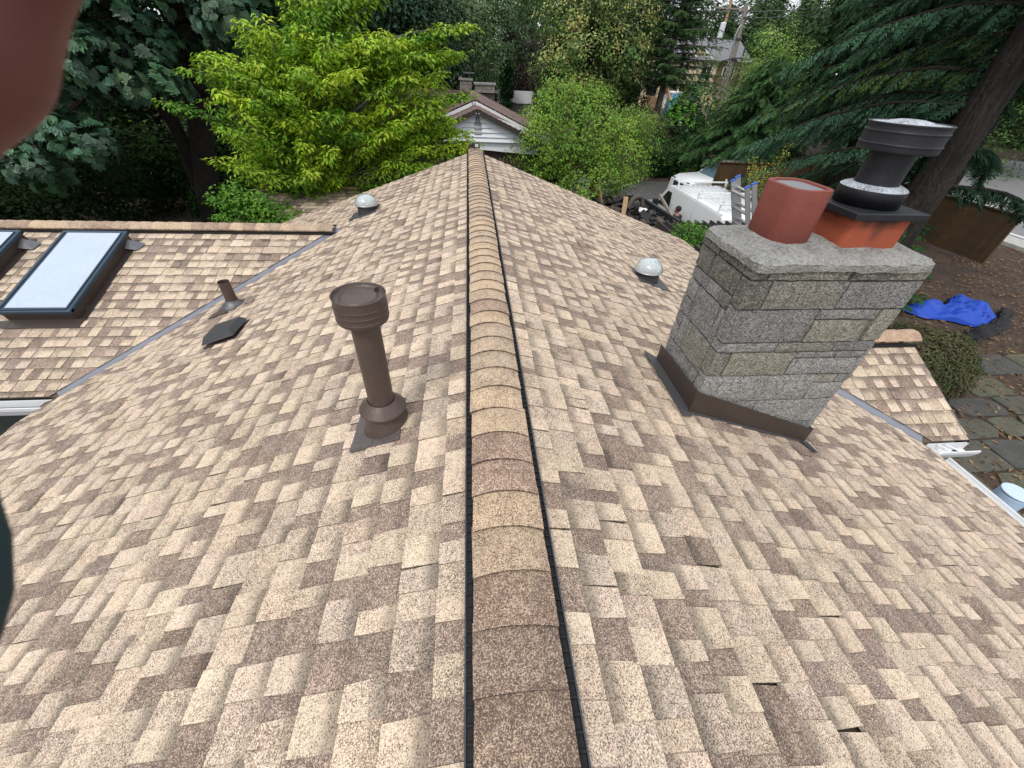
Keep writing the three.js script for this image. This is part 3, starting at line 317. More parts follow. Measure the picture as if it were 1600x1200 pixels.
// ---------- vent pipes, domes, box vent ----------
const slopeTurn = s => Math.atan(SL) * s; // tilt about z: the roof falls towards +x (s = -1) or -x (s = 1)
function onRoof(name, label, x, z) { const o = new THREE.Group(); o.name = name; o.position.set(x, roofY(x), z); o.userData.label = label; house.add(o); return o; }
{
  const o = onRoof('vent_pipe', 'tall brown metal vent pipe with round louvred cap on the left slope', -0.478, -1.475);
  const tilt = slopeTurn(1);
  part('flashing', (() => { const g = join(bx(0.27, 0.003, 0.31, -0.035, 0.0125, 0.0), bx(0.12, 0.004, 0.05, -0.11, 0.0145, 0.12)); g.rotateZ(tilt); return g; })(), M.pipeFlash, o);
  part('boot', (() => { const P = []; const n = 28; for (let i = 0; i < n; i++) { const a = i / n * 6.2832, b = (i + 1) / n * 6.2832, lo = t => [0.118 * Math.cos(t), 0.015 + SL * 0.118 * Math.cos(t) , 0.118 * Math.sin(t)], hi = t => [0.078 * Math.cos(t), 0.125, 0.078 * Math.sin(t)]; P.push(...lo(a), ...hi(a), ...hi(b), ...lo(a), ...hi(b), ...lo(b)); } return tris(P); })(), M.brownMetal, o);
  part('storm_collar', lathe([[0.066, 0.178], [0.072, 0.172], [0.112, 0.132], [0.116, 0.124], [0.112, 0.120], [0.08, 0.124]]), M.brownMetal, o);
  part('pipe', join(cy(0.0615, 0.0615, 0.56, 0, 0.38, 0, 32), lathe([[0.0615, 0.605], [0.0645, 0.607], [0.0645, 0.612], [0.0615, 0.615]])), M.brownMetal, o);
  part('cap', join(lathe([[0.061, 0.640], [0.100, 0.638], [0.105, 0.642], [0.105, 0.652], [0.1085, 0.655], [0.1085, 0.659], [0.105, 0.662], [0.105, 0.680], [0.1085, 0.683], [0.1085, 0.687], [0.105, 0.690], [0.105, 0.708], [0.1085, 0.711], [0.1085, 0.715], [0.105, 0.718], [0.106, 0.750], [0.109, 0.754], [0.106, 0.756], [0.102, 0.750], [0.101, 0.736], [0.084, 0.735], [0.074, 0.737], [0.071, 0.743], [0.066, 0.745], [0.035, 0.748], [0.0, 0.749]]), bx(0.02, 0.018, 0.004, 0.06, 0.745, -0.06, 0, 0.8, 0)), M.brownMetal, o, 'brown round ribbed vent cap');
  o.rotation.z = -0.016; o.rotation.x = -0.0;
}
{
  const o = onRoof('plumbing_pipe', 'short brown open plumbing pipe beside the left valley', -2.74, -4.22), tilt = slopeTurn(1);
  part('flashing', (() => { const g = join(bx(0.30, 0.004, 0.26, -0.06, 0.0135, 0.02), bx(0.10, 0.006, 0.12, -0.2, 0.014, 0.10)); g.rotateZ(tilt); return g; })(), M.brownMetal, o);
  part('boot', lathe([[0.062, 0.09], [0.075, 0.06], [0.12, 0.03], [0.125, -0.02]]), M.leadGrey, o);
  part('pipe', lathe([[0.052, 0.02], [0.052, 0.305], [0.058, 0.305], [0.058, -0.0]]), M.brownMetal, o); part('pipe_inside', cy(0.051, 0.051, 0.004, 0, 0.2, 0), M.black, o);
}
{
  const o = onRoof('box_vent', 'low black square box vent on the left slope', -2.40, -3.44), s = slopeTurn(1);
  const g = join((() => { const sh = [[-0.17, 0.03, 0.13], [0.17, 0.03, 0.13]]; const lo = [[-0.20, 0.035, -0.155], [0.15, 0.035, -0.155], [0.15, 0.035, 0.155], [-0.20, 0.035, 0.155]], hi = [[-0.155, 0.092, -0.115], [0.125, 0.092, -0.115], [0.125, 0.092, 0.115], [-0.155, 0.092, 0.115]]; const G = [quad(...hi)]; for (let i = 0; i < 4; i++) { const j = (i + 1) % 4; G.push(quad(lo[i], lo[j], hi[j], hi[i])); } return G; })(), bx(0.24, 0.04, 0.20, -0.02, 0.018, 0));
  g.rotateZ(s); part('hood', g, M.blackFlash, o); const fl = bx(0.34, 0.004, 0.36, -0.02, 0.012, 0); fl.rotateZ(s); part('flashing', fl, M.brownFlash, o);
}
{
  const dome = new THREE.MeshPhysicalMaterial({ color: rgb(0.42, 0.47, 0.47), roughness: 0.16, clearcoat: 1, clearcoatRoughness: 0.1, bumpMap: bumpTex(5, 131, 3), bumpScale: 0.012 });
  for (const [x, z, s, lab] of [[-1.60, -6.45, 1, 'small clear dome of a tubular skylight on the far left slope'], [2.14, -4.33, -1, 'small clear dome of a tubular skylight left of the chimney']]) {
    const o = onRoof('tubular_skylight', lab, x, z);
    part('dome', (() => { const g = lathe([[0.162, 0.125], [0.165, 0.135], [0.158, 0.165], [0.14, 0.20], [0.11, 0.232], [0.06, 0.255], [0.0, 0.262]], 0, 0, 0, 12); return g; })(), dome, o);
    part('rim', lathe([[0.14, 0.112], [0.168, 0.112], [0.170, 0.124], [0.160, 0.128]]), M.alu, o);
    part('kerb', cy(0.135, 0.15, 0.18, 0, 0.035, 0, 28), M.blackFlash, o);
    const fl = bx(0.46, 0.004, 0.42, -0.05 * s, 0.014, 0.0); fl.rotateZ(slopeTurn(s)); part('flashing', fl, M.leadGrey, o);
  }
}
// ---------- skylights on the left wing ----------
{
  const glass = new THREE.MeshPhysicalMaterial({ color: rgb(0.40, 0.48, 0.575), roughness: 0.28, clearcoat: 1, clearcoatRoughness: 0.04 }); glass.color.set(0xffffff); glass.map = speck([0.36, 0.44, 0.54], [0.44, 0.515, 0.605], 12, 211, 0.9);
  const tilt = Math.atan(LW.s), blueFrame = mat([0.035, 0.062, 0.092], 0.35, { metalness: 0.45, bumpMap: bumpA, bumpScale: 0.001 });
  for (const [x0, x1, lab] of [[-5.35, -4.57, 'large framed skylight with pale glass on the left wing'], [-6.62, -5.84, 'skylight cut by the left edge of the photo']]) {
    const o = new THREE.Group(); o.name = 'skylight'; o.userData.label = lab; house.add(o); const zc = -5.02; o.position.set((x0 + x1) / 2, LW.y - LW.s * (zc - LW.z), zc); o.rotation.x = tilt;
    const w = x1 - x0, L = 1.45, f = 0.075;
    part('kerb', join(bx(w - 0.05, 0.13, 0.02, 0, 0.055, L / 2 - 0.03), bx(w - 0.05, 0.13, 0.02, 0, 0.055, -L / 2 + 0.03), bx(0.02, 0.13, L - 0.06, w / 2 - 0.03, 0.055, 0), bx(0.02, 0.13, L - 0.06, -w / 2 + 0.03, 0.055, 0)), M.brownFlash, o);
    part('frame', join(rbx(w, 0.05, f, 0.012, 0, 0.135, L / 2 - f / 2), rbx(w, 0.05, f * 0.6, 0.012, 0, 0.135, -L / 2 + f * 0.3), rbx(f, 0.05, L - 0.02, 0.012, w / 2 - f / 2, 0.1355, 0), rbx(f, 0.05, L - 0.02, 0.012, -w / 2 + f / 2, 0.1355, 0), bx(0.012, 0.012, L - 0.1, w / 2 - f * 0.62, 0.163, 0), bx(0.012, 0.012, L - 0.1, -w / 2 + f * 0.62, 0.163, 0), bx(w - 0.1, 0.012, 0.012, 0, 0.163, L / 2 - f * 0.5)), blueFrame, o);
    part('pane', bx(w - 2 * f + 0.01, 0.012, L - f * 1.6, 0, 0.148, -f * 0.2), glass, o);
    part('flashing', join(bx(w + 0.02, 0.004, 0.16, 0.03, 0.0135, L / 2 + 0.03), bx(0.12, 0.004, 0.10, -w / 2 - 0.0, 0.0155, L / 2 + 0.05), bx(0.07, 0.004, L, w / 2 + 0.02, 0.0125, 0)), M.brownFlash, o); part('flashing', join(quad([w / 2 - 0.01, 0.10, -L / 2 + 0.10], [w / 2 + 0.16, 0.022, -L / 2 + 0.08], [w / 2 + 0.12, 0.02, -L / 2 + 0.22], [w / 2 - 0.005, 0.06, -L / 2 + 0.24])), M.leadGrey, o);
  }
}
// ---------- neighbouring house ahead ----------
function courseRoof(t, A, B, C, D, rows, mats, name = 'roof') { // overlapping rows of shingles from ridge edge A-B down to eave edge D-C
  A = va(A); B = va(B); C = va(C); D = va(D); const n = B.clone().sub(A).cross(D.clone().sub(A)).normalize(); if (n.y < 0) n.negate();
  const P = [[], [], []], f = rng(rows * 31 + 7); const L = A.distanceTo(B), cols = Math.max(3, Math.round(L / 0.5));
  for (let r = 0; r < rows; r++) { const a = r / rows, b = (r + 1) / rows; for (let c = 0; c < cols; c++) { const u0 = c / cols, u1 = (c + 1) / cols, pt = (u, v, h) => A.clone().lerp(B, u).lerp(D.clone().lerp(C, u), v).addScaledVector(n, h).toArray(); const q0 = pt(u0, a, 0.002), q1 = pt(u1, a, 0.002), q2 = pt(u1, b, 0.022), q3 = pt(u0, b, 0.022), e2 = pt(u1, b, -0.01), e3 = pt(u0, b, -0.01); P[Math.floor(f() * 3)].push(...q0, ...q1, ...q2, ...q0, ...q2, ...q3, ...q3, ...q2, ...e2, ...q3, ...e2, ...e3); } }
  const gs = P.map(p => tris(p.length ? p : [0, 0, 0, 0, 0, 0, 0, 0, 0])); const m = new THREE.Mesh(mergeGeometries(gs, true), mats); m.name = name; t.add(m); return m;
}
function gableFront(t, x, y, z, half, pitch, baseY, sid, lap = 0.155) { // siding boards filling a gable that faces +z
  const yE = y - half * pitch;
  for (let b = baseY; b < y - 0.06; b += lap) { const top = Math.min(b + lap - 0.004, y), hb = Math.min(half, (y - b) / pitch), ht = Math.min(half, (y - top) / pitch); const g = quad([x - hb, b, z + 0.05], [x + hb, b, z + 0.05], [x + ht, top, z + 0.002], [x - ht, top, z + 0.002]), e = quad([x - hb, b, z - 0.012], [x + hb, b, z - 0.012], [x + hb, b, z + 0.05], [x - hb, b, z + 0.05]); part('siding_board', join(g, e), sid, t); }
}
{
  const t = thing('neighbour_house', 'white sided house with brown gabled roofs straight ahead beyond the ridge', 'house'), P = 0.40;
  // lower gable in front
  const x = 0.30, z = -17, y = 3.86, half = 3.9, yE = y - half * P, zb = -18.6;
  part('wall', bx(half * 2 - 0.5, 2.9, 6, x, 1.45, z - 3.2), mat([0.055, 0.034, 0.03], 0.9), t); part('gable_wall', tris([x - 3.65, 2.86, z - 0.05, x + 3.65, 2.86, z - 0.05, x, y - 0.02, z - 0.05, x - 3.65, 2.86, z - 0.05, x + 3.65, 2.86, z - 0.05, x + 3.65, 2.42, z - 0.05]), M.siding, t);
  gableFront(t, x, y - 0.03, z, half - 0.3, P, 2.90, M.siding, 0.15);
  const up = (x, y, z0, z1, half, rows) => { courseRoof(t, [x, y + 0.06, z0], [x, y + 0.06, z1], [x + half, y + 0.06 - half * P, z1], [x + half, y + 0.06 - half * P, z0], rows, M.brownRoof); courseRoof(t, [x, y + 0.06, z1], [x, y + 0.06, z0], [x - half, y + 0.06 - half * P, z0], [x - half, y + 0.06 - half * P, z1], rows, M.brownRoof); };
  up(x, y, z + 0.22, zb, half, 22);
  for (const s of [-1, 1]) part('rake_board', bar([x, y - 0.01, z + 0.23], [x + s * half, yE - 0.01, z + 0.23], 0.03, 0.13), M.brownFlash, t);
  const lv = part('gable_vent', bx(0.26, 0.36, 0.02, x + 0.02, 3.30, z + 0.03), M.ventGrey, t); for (let k = 0; k < 7; k++) part('slat', bx(0.24, 0.035, 0.012, x + 0.02, 3.15 + k * 0.05, z + 0.05, 0.6), M.white, lv);
  part('floodlight', join(cy(0.06, 0.09, 0.10, x + 0.02, 3.59, z + 0.09, 14), bx(0.12, 0.05, 0.08, x + 0.02, 3.66, z + 0.05)), M.ventGrey, t);
  part('soffit_lamp', join(cy(0.03, 0.03, 0.03, x - 0.03, 3.80, z + 0.22, 10), cy(0.03, 0.03, 0.03, x + 0.06, 3.79, z + 0.22, 10)), M.white, t);
  // higher gable behind with a white fascia
  const x2 = 0.25, y2 = 4.02, h2 = 4.3; up(x2, y2, -18.35, -24, h2, 24);
  part('gable_wall', tris([x2 - h2 + 0.3, y2 - h2 * P + 0.05, -18.6, x2 + h2 - 0.3, y2 - h2 * P + 0.05, -18.6, x2, y2, -18.6]), M.brownFlash, t);
  for (const s of [-1, 1]) part('fascia', bar([x2, y2 - 0.03, -18.33], [x2 + s * h2, y2 - h2 * P - 0.03, -18.33], 0.03, 0.11), M.white, t);
  // cross wing to the left
  courseRoof(t, [-5.5, 4.0, -24], [0.2, 4.0, -24], [0.2, 3.0, -21.2], [-5.5, 3.0, -21.2], 18, M.brownRoof); courseRoof(t, [-5.5, 4.0, -24], [1.5, 4.0, -24], [1.5, 3.0, -27], [-5.5, 3.0, -27], 18, M.brownRoof);
  part('ridge_cap', join(bx(5.8, 0.05, 0.16, -2.6, 4.03, -24)), M.brownRoof[2], t); part('wall', bx(5.6, 2.9, 5, -2.7, 1.45, -24), M.siding, t); part('roof_vent', bx(0.3, 0.14, 0.2, -1.75, 3.72, -22.8), M.white, t);
  const stones = (nm, x, z, w, y0, y1, lab) => { const c = new THREE.Group(); c.name = nm; c.userData.label = lab; t.add(c); part('mortar', bx(w - 0.03, y1 - y0, 0.67, x, (y0 + y1) / 2, z), M.mortar, c); const f = rng(Math.round(x * 100) + 500); for (let y = y1 - 0.16; y > y0; y -= 0.165) { let u = -w / 2; while (u < w / 2 - 0.03) { const q = Math.min(rr(0.25, 0.5, f), w / 2 - u); const b = part('stone', bx(q - 0.02, 0.145, 0.7, 0, 0, 0), M.stone2, c); b.position.set(x + u + q / 2, y + 0.075, z + rr(-0.01, 0.012, f)); u += q; } } part('chimney_cap', bx(w + 0.1, 0.07, 0.82, x, y1 + 0.035, z), M.concrete, c); return c; };
  stones('chimney', 0.83, -24.6, 1.0, 3.2, 4.30, 'broad stone chimney right of the roof ridge'); const c2 = stones('chimney', -0.12, -25.4, 0.62, 3.2, 4.42, 'narrow stone chimney with a flat metal cowl'); part('cowl', join(cy(0.05, 0.05, 0.25, 0.05, 4.57, -25.4, 12), bx(0.55, 0.05, 0.4, 0.05, 4.71, -25.4)), M.ventGrey, c2);
  part('mast', join(bar([0.16, 3.4, -18.2], [0.14, 4.25, -18.2], 0.025, 0.025), bar([0.14, 4.2, -18.2], [0.55, 3.95, -19], 0.012, 0.012)), M.ventGrey, t, 'thin service mast on the upper gable');
}
{
  const t = thing('grey_roofed_house', 'house with grey gabled roof behind the chimneys of the brown roofed house', 'house');
  courseRoof(t, [-1.05, 4.25, -39], [-1.05, 4.25, -46], [2.6, 2.5, -46], [2.6, 2.5, -39], 20, [M.greyRoof, M.greyRoof, M.greyRoof]); courseRoof(t, [-1.05, 4.25, -46], [-1.05, 4.25, -39], [-4.7, 2.5, -39], [-4.7, 2.5, -46], 20, [M.greyRoof, M.greyRoof, M.greyRoof]);
  part('wall', bx(6.2, 2.4, 6, -1.05, 1.2, -42.4), M.siding, t); gableFront(t, -1.05, 4.05, -39.4, 3.2, 0.48, 2.45, M.siding, 0.2); part('trim', join(bar([-1.05, 4.08, -38.98], [2.6, 2.4, -38.98], 0.04, 0.2), bar([-1.05, 4.08, -38.98], [-4.7, 2.4, -38.98], 0.04, 0.2), bx(2.2, 0.12, 0.1, -1.05, 3.35, -39.3)), M.white, t); part('roof_window', bx(0.45, 0.04, 0.6, -2.2, 3.73, -40.2, 0, 0, 0.445), M.glassDark, t); part('roof_pipe', cy(0.06, 0.06, 0.5, -1.7, 4.2, -40, 10), M.white, t);
}
{ // white screen wall beyond the hedge
  const t = thing('white_wall', 'long white screen wall beyond the narrow cypress', 'wall'); for (let i = 0; i < 4; i++) part('panel', bx(0.63, 0.74, 0.05, 2.35 + i * 0.64, 3.26, -34.6 + (i % 2) * 0.01), M.white, t); part('post', join(bx(0.08, 3.6, 0.08, 1.98, 1.8, -34.7), bx(0.08, 3.6, 0.08, 4.66, 1.8, -34.7)), M.white, t); part('footing', bx(2.6, 2.9, 0.1, 3.32, 1.45, -34.72), M.mortar, t);
}
{ // street lamp
  const t = thing('street_lamp', 'thin brown lamp post with pale round head right of the white wall', 'street lamp', [5.05, 0, -34]); part('post', cy(0.05, 0.07, 3.3, 0, 1.65, 0, 12), M.woodTan, t); part('lamp_head', lathe([[0.05, 3.28], [0.16, 3.36], [0.19, 3.5], [0.15, 3.62], [0, 3.68]], 0, 0, 0, 20), mat([0.6, 0.7, 0.72], 0.3), t);
}
{ // cream house at the right, half hidden by the pine
  const t = thing('cream_house', 'cream two storey house with dark grey roof half hidden behind the pine trunk', 'house'), z = -50;
  part('wall', bx(5.2, 6.2, 7, 23.4, 3.1, z - 3.5), M.cream, t); part('gable_wall', tris([21.9, 6.0, z, 25.6, 6.0, z, 23.7, 7.1, z]), M.cream, t);
  courseRoof(t, [20.6, 7.9, z - 3.5], [29.5, 7.9, z - 3.5], [29.5, 6.1, z + 0.4], [20.6, 6.1, z + 0.4], 20, [M.greyRoof, M.greyRoof, M.greyRoof]); part('wing_wall', bx(4.2, 6.0, 5, 27.6, 3.0, z - 3.5), M.cream, t);
  part('gable_trim', join(bar([21.8, 6.0, z + 0.06], [23.7, 7.15, z + 0.06], 0.06, 0.18), bar([25.6, 6.0, z + 0.06], [23.7, 7.15, z + 0.06], 0.06, 0.18), bx(2.2, 0.14, 0.08, 23.7, 6.35, z + 0.05)), M.white, t);
  const win = (x, y, w, h, n) => { const g = part('window', bx(w + 0.2, h + 0.2, 0.06, x, y, z + 0.03), M.white, t); part('pane', bx(w, h, 0.03, x, y, z + 0.055), M.glassDark, g); for (let i = 1; i < n; i++) part('bar', bx(0.05, h, 0.03, x - w / 2 + i * w / n, y, z + 0.075), M.white, g); };
  win(24.2, 3.35, 1.0, 0.9, 4); win(22.3, 5.2, 0.8, 1.0, 2); win(24.9, 5.1, 0.9, 1.0, 2); win(27.3, 5.2, 1.1, 0.8, 3);
  part('door', bx(0.62, 1.9, 0.06, 22.75, 3.0, z + 0.03), M.woodTan, t, 'tan wooden door'); part('porch', join(bx(3.4, 0.12, 1.0, 22.2, 4.2, z + 0.5), bx(0.14, 2.2, 0.14, 20.8, 3.1, z + 0.9), bx(0.14, 2.2, 0.14, 23.4, 3.1, z + 0.9)), M.white, t);
}
{
  const t = thing('portable_toilet', 'blue portable toilet cabin with white roof below the cream house', 'portable toilet', [17.7, 2.1, -40]);
  part('cabin', rbx(1.05, 1.9, 1.1, 0.04, 0, 0.95, 0), mat([0.10, 0.36, 0.62], 0.5), t); part('door', rbx(0.7, 1.6, 0.04, 0.01, 0.05, 0.9, 0.56), mat([0.16, 0.46, 0.72], 0.5), t); part('roof', rbx(1.1, 0.22, 1.15, 0.08, 0, 1.98, 0), M.white, t); part('vent_pipe', cy(0.05, 0.05, 0.5, 0.4, 2.2, -0.4, 10), M.white, t); t.scale.setScalar(0.82); part('corner_post', join(bx(0.06, 1.8, 0.06, -0.5, 0.93, 0.53), bx(0.06, 1.8, 0.06, 0.5, 0.93, 0.53)), M.white, t);
  struct('raised_yard', bx(14, 2.1, 10, 20.5, 1.05, -43), mat([0.13, 0.11, 0.085], 0.95));
  const dg = thing('earth_mover', 'tan brown machine partly hidden beside the blue toilet cabin', 'digger', [16.2, 2.1, -41]); part('body', rbx(1.3, 0.9, 1.6, 0.1, 0, 0.85, 0), mat([0.30, 0.18, 0.10], 0.8), dg); part('cab', rbx(0.7, 0.8, 0.8, 0.06, -0.2, 1.6, -0.2), M.glassDark, dg); part('track', join(rbx(0.35, 0.42, 1.9, 0.15, -0.5, 0.22, 0), rbx(0.35, 0.42, 1.9, 0.15, 0.5, 0.22, 0)), M.rubber, dg); part('boom', join(bar([0.3, 1.2, 0.6], [0.5, 1.9, 1.6], 0.18, 0.24), bar([0.5, 1.9, 1.6], [0.6, 1.1, 2.4], 0.14, 0.18)), mat([0.30, 0.18, 0.10], 0.8), dg);
}
// ---------- utility poles and wires ----------
{
  const t = thing('utility_pole', 'tall grey wooden utility pole with metal conduit above the shrubs', 'utility pole', [24.85, 0, -45]);
  part('pole', tube([[0.1, 0, 0], [-0.1, 5, 0], [-0.48, 9.9, 0]], 0.24, 0.17, 14), M.woodGrey, t);
  part('conduit', join(tube([[-0.42, 1, 0.15], [-0.55, 5, 0.15], [-0.72, 7.9, 0.15]], 0.075, 0.075, 8), tube([[-0.72, 7.9, 0.15], [-0.65, 8.2, 0.12], [-0.42, 8.6, 0.1]], 0.05, 0.04, 8)), M.alu, t); part('bracket', join(bx(0.5, 0.12, 0.3, -0.3, 7.6, 0.1), bx(0.4, 0.1, 0.5, -0.22, 6.25, 0.1), bx(0.25, 0.35, 0.2, 0.05, 6.0, 0.1), bx(0.3, 0.08, 0.2, -0.38, 9.0, 0.12)), M.ventGrey, t);
  const t2 = thing('utility_pole', 'farther brown utility pole with pale transformer can and crossarm', 'utility pole', [30.6, 0, -60]); part('pole', tube([[0, 0, 0], [-0.05, 6, 0], [-0.1, 11.6, 0]], 0.2, 0.15, 12), M.woodTan, t2); part('transformer', lathe([[0, 8.1], [0.28, 8.1], [0.32, 8.15], [0.32, 9.6], [0.26, 9.7], [0, 9.75]], -0.35, 0, 0.2, 20), mat([0.62, 0.66, 0.7], 0.45), t2); part('crossarm', bx(3.6, 0.14, 0.12, -0.1, 10.9, 0.12), M.woodGrey, t2);
  const wire = (pts, r, name, lab) => single(name, tube(pts, r, r, 5), M.ventGrey, lab, 'wire');
  wire([[13, 9.6, -52], [20.98, 9.3, -45.5], [24.4, 9.35, -45], [31, 9.75, -42], [40, 10.4, -38]], 0.035, 'power_line', 'upper pale power line crossing the sky gap at the pole'); wire([[13, 9.1, -52], [21, 8.95, -45.3], [24.4, 8.95, -45.1], [31, 9.35, -42]], 0.03, 'power_line', 'lower of the two pale power lines at the pole top');
  wire([[4.6, 4.55, -30], [8.2, 4.65, -34], [16, 5.1, -41], [21.2, 5.5, -44.5], [24.6, 6.3, -44.8]], 0.05, 'cable', 'thick dark cable running left from the pole behind the pine'); wire([[24.6, 6.3, -44.8], [26.7, 6.2, -44], [34, 5.9, -40]], 0.06, 'cable', 'short dark cable running right from the pole into the green tree'); wire([[24.3, 7.5, -45], [22, 7.0, -46], [17, 6.1, -48]], 0.025, 'cable', 'thin slack wire dropping left from the pole towards the cream house');
}
// ---------- ground, drive, street, paving ----------
{
  const soil = speck([0.028, 0.019, 0.014], [0.115, 0.078, 0.055], 5, 141, 0.55), grassy = mat(0xffffff, 1, { map: soil, bumpMap: bumpTex(40, 142, 0.5), bumpScale: 0.05 });
  const g = new THREE.PlaneGeometry(700, 700, 140, 140); g.rotateX(-Math.PI / 2); const p = g.attributes.position;
  for (let i = 0; i < p.count; i++) { const x = p.getX(i), z = p.getZ(i), d = Math.hypot(x, z); p.setY(i, -0.02 + (d > 60 ? 0.02 * (d - 60) * (0.5 + 0.5 * noise.noise(x * 0.01, z * 0.01, 0)) : 0)); } g.computeVertexNormals();
  struct('ground', metreUV(g), grassy);
  const shp = pts => { const s = new THREE.Shape(); pts.forEach((q, i) => i ? s.lineTo(q[0], -q[1]) : s.moveTo(q[0], -q[1])); const g = new THREE.ShapeGeometry(s); g.rotateX(-Math.PI / 2); return metreUV(g); };
  const asphalt = mat(0xffffff, 0.93, { map: speck([0.045, 0.045, 0.047], [0.12, 0.118, 0.115], 4, 143, 1.5), bumpMap: bumpFine, bumpScale: 0.004 });
  const dr = shp([[4.6, -10.5], [12.2, -10.5], [12.4, -19], [14.0, -24.6], [5, -25.6], [3.5, -20]]); dr.translate(0, 0.005, 0); struct('driveway', dr, asphalt);
  const st = shp([[24.5, 12], [60, 8], [80, -60], [60, -70], [30, -34], [24.5, -24]]); st.translate(0, 0.006, 0); struct('street', st, mat(0xffffff, 0.9, { map: speck([0.15, 0.15, 0.155], [0.27, 0.27, 0.275], 4, 144, 1.5) }));
  const mk = []; for (const [x, w] of [[25.2, 0.25], [29.5, 0.14], [29.9, 0.14]]) mk.push(bx(w, 0.004, 34, x, 0.012, -8)); mk.push(bx(0.4, 0.004, 6, 33, 0.012, -20, 0, 0.4, 0)); struct('street_marking', join(mk), M.white);
  const sw = bx(1.2, 0.14, 36, 23.7, 0.05, -9); struct('kerb', sw, mat(0xffffff, 0.95, { map: speck([0.3, 0.3, 0.29], [0.5, 0.5, 0.48], 5, 145, 2) }));
  struct('patio_slab', rbx(3.6, 0.06, 4.2, 0.02, 6.9, 0.01, -1.7), mat(0xffffff, 0.92, { map: speck([0.085, 0.10, 0.085], [0.16, 0.175, 0.15], 6, 146, 1) }));
  // irregular paving stones with soil between them
  const bed = shp([[8.4, -0.4], [17.5, -0.4], [17.5, -7.2], [12, -7.4], [8.0, -5.2]]); bed.translate(0, 0.004, 0); const patio = struct('paving', bed, mat(0xffffff, 1, { map: speck([0.03, 0.022, 0.016], [0.13, 0.085, 0.055], 5, 147, 1.3), bumpMap: bumpA, bumpScale: 0.02 }));
  const pm = [0, 1, 2].map(k => mat(0xffffff, 0.9, { map: speck([0.034 + 0.008 * k, 0.033 + 0.008 * k, 0.03], [0.10 + 0.014 * k, 0.10 + 0.014 * k, 0.09], 7, 150 + k, 1.4), bumpMap: bumpA, bumpScale: 0.008 })), f = rng(160);
  for (let z = -6.9, row = 0; z < -0.6; row++) { const h = rr(0.55, 0.85, f); let x = 8.6 + rr(0, 0.6, f) + Math.max(0, (-z - 4.5) * 1.4); while (x < 16.6) { const w = rr(0.7, 1.35, f); if (f() > (z < -5.6 ? 0.45 : 0.1)) { const s = new THREE.Shape(), n = 16; for (let i = 0; i < n; i++) { const a = (i + 0.5) / n * 6.283, r = 1 / Math.max(Math.abs(Math.cos(a)) / (w / 2 - 0.03), Math.abs(Math.sin(a)) / (h / 2 - 0.03)) * rr(0.95, 1, f) / Math.pow(Math.pow(Math.abs(Math.cos(a)), 14) + Math.pow(Math.abs(Math.sin(a)), 14), 0.004); i ? s.lineTo(r * Math.cos(a), r * Math.sin(a)) : s.moveTo(r * Math.cos(a), r * Math.sin(a)); } const g = new THREE.ExtrudeGeometry(s, { depth: 0.03, bevelEnabled: true, bevelSize: 0.012, bevelThickness: 0.01, bevelSegments: 1 }); g.rotateX(-Math.PI / 2); const m = part('paving_stone', metreUV(g), pm[Math.floor(f() * 3)], patio); m.position.set(x + w / 2, rr(0.0, 0.015, f), z + h / 2); m.rotation.set(rr(-0.015, 0.015, f), rr(-0.05, 0.05, f), rr(-0.015, 0.015, f)); } x += w; } z += h; }
  // fallen needles and leaf litter over the soil
  const n = 16000, lg = new THREE.BufferGeometry(); lg.setAttribute('position', new THREE.Float32BufferAttribute([-0.05, 0, 0, 0.02, 0.012, 0.02, 0.05, 0, 0.002, -0.05, 0, 0, 0.05, 0, 0.002, 0.0, 0.008, -0.018], 3)); lg.computeVertexNormals();
  const im = new THREE.InstancedMesh(lg, mat(0xffffff, 0.95), n), o = new THREE.Object3D(), cols = [[0.12, 0.06, 0.028], [0.20, 0.11, 0.045], [0.06, 0.04, 0.03], [0.26, 0.17, 0.08]], fl = rng(161);
  for (let i = 0; i < n; i++) { const x = rr(7.5, 24, fl), z = rr(-21, -0.5, fl); o.position.set(x, 0.045, z); o.rotation.set(rr(-0.2, 0.2, fl), fl() * 6.28, rr(-0.2, 0.2, fl)); const s = rr(0.5, 1.7, fl); o.scale.set(s, s, s); if (noise.noise(x * 0.7, z * 0.7, 2) < -0.15) o.scale.setScalar(0.2); o.updateMatrix(); im.setMatrixAt(i, o.matrix); im.setColorAt(i, rgb(...cols[Math.floor(fl() * 4)])); }
  im.name = 'leaf_litter'; im.userData = { label: 'brown needles and leaf litter lying on the bare soil', category: 'leaf litter', kind: 'stuff' }; scene.add(im);
}
// ---------- fences ----------
function boardFence(label, x0, z0, x1, z1, h, f) {
  const t = thing('wooden_fence', label, 'fence', [x0, 0, z0]), dx = x1 - x0, dz = z1 - z0, L = Math.hypot(dx, dz), n = Math.round(L / 0.15), turn = Math.atan2(-dz, dx); t.rotation.y = turn;
  const geos = [0, 1, 2].map(k => rbx(L / n - 0.0015, h - 0.08, 0.019, 0.004, 0, (h - 0.08) / 2 + 0.04, 0));
  for (let i = 0; i < n; i++) { const b = part('board', geos[i % 3], M.fenceWood[Math.floor(f() * 3)], t); b.position.set((i + 0.5) * L / n, rr(-0.012, 0.012, f), rr(-0.003, 0.003, f)); b.rotation.z = rr(-0.0012, 0.0012, f); }
  for (const y of [0.35, h - 0.35]) part('rail', bx(L, 0.09, 0.04, L / 2, y, -0.035), M.fenceWood[0], t);
  part('cap_rail', bx(L + 0.05, 0.035, 0.12, L / 2, h - 0.02, 0), M.fenceWood[2], t);
  for (let x = 0; x <= L + 0.1; x += L / Math.round(L / 2.4)) part('post', bx(0.09, h, 0.09, x, h / 2, -0.1), M.fenceWood[1], t);
}
boardFence('brown board fence behind the white van, under the conifers', 11.75, -19.55, 19.0, -19.55, 2.05, rng(171));
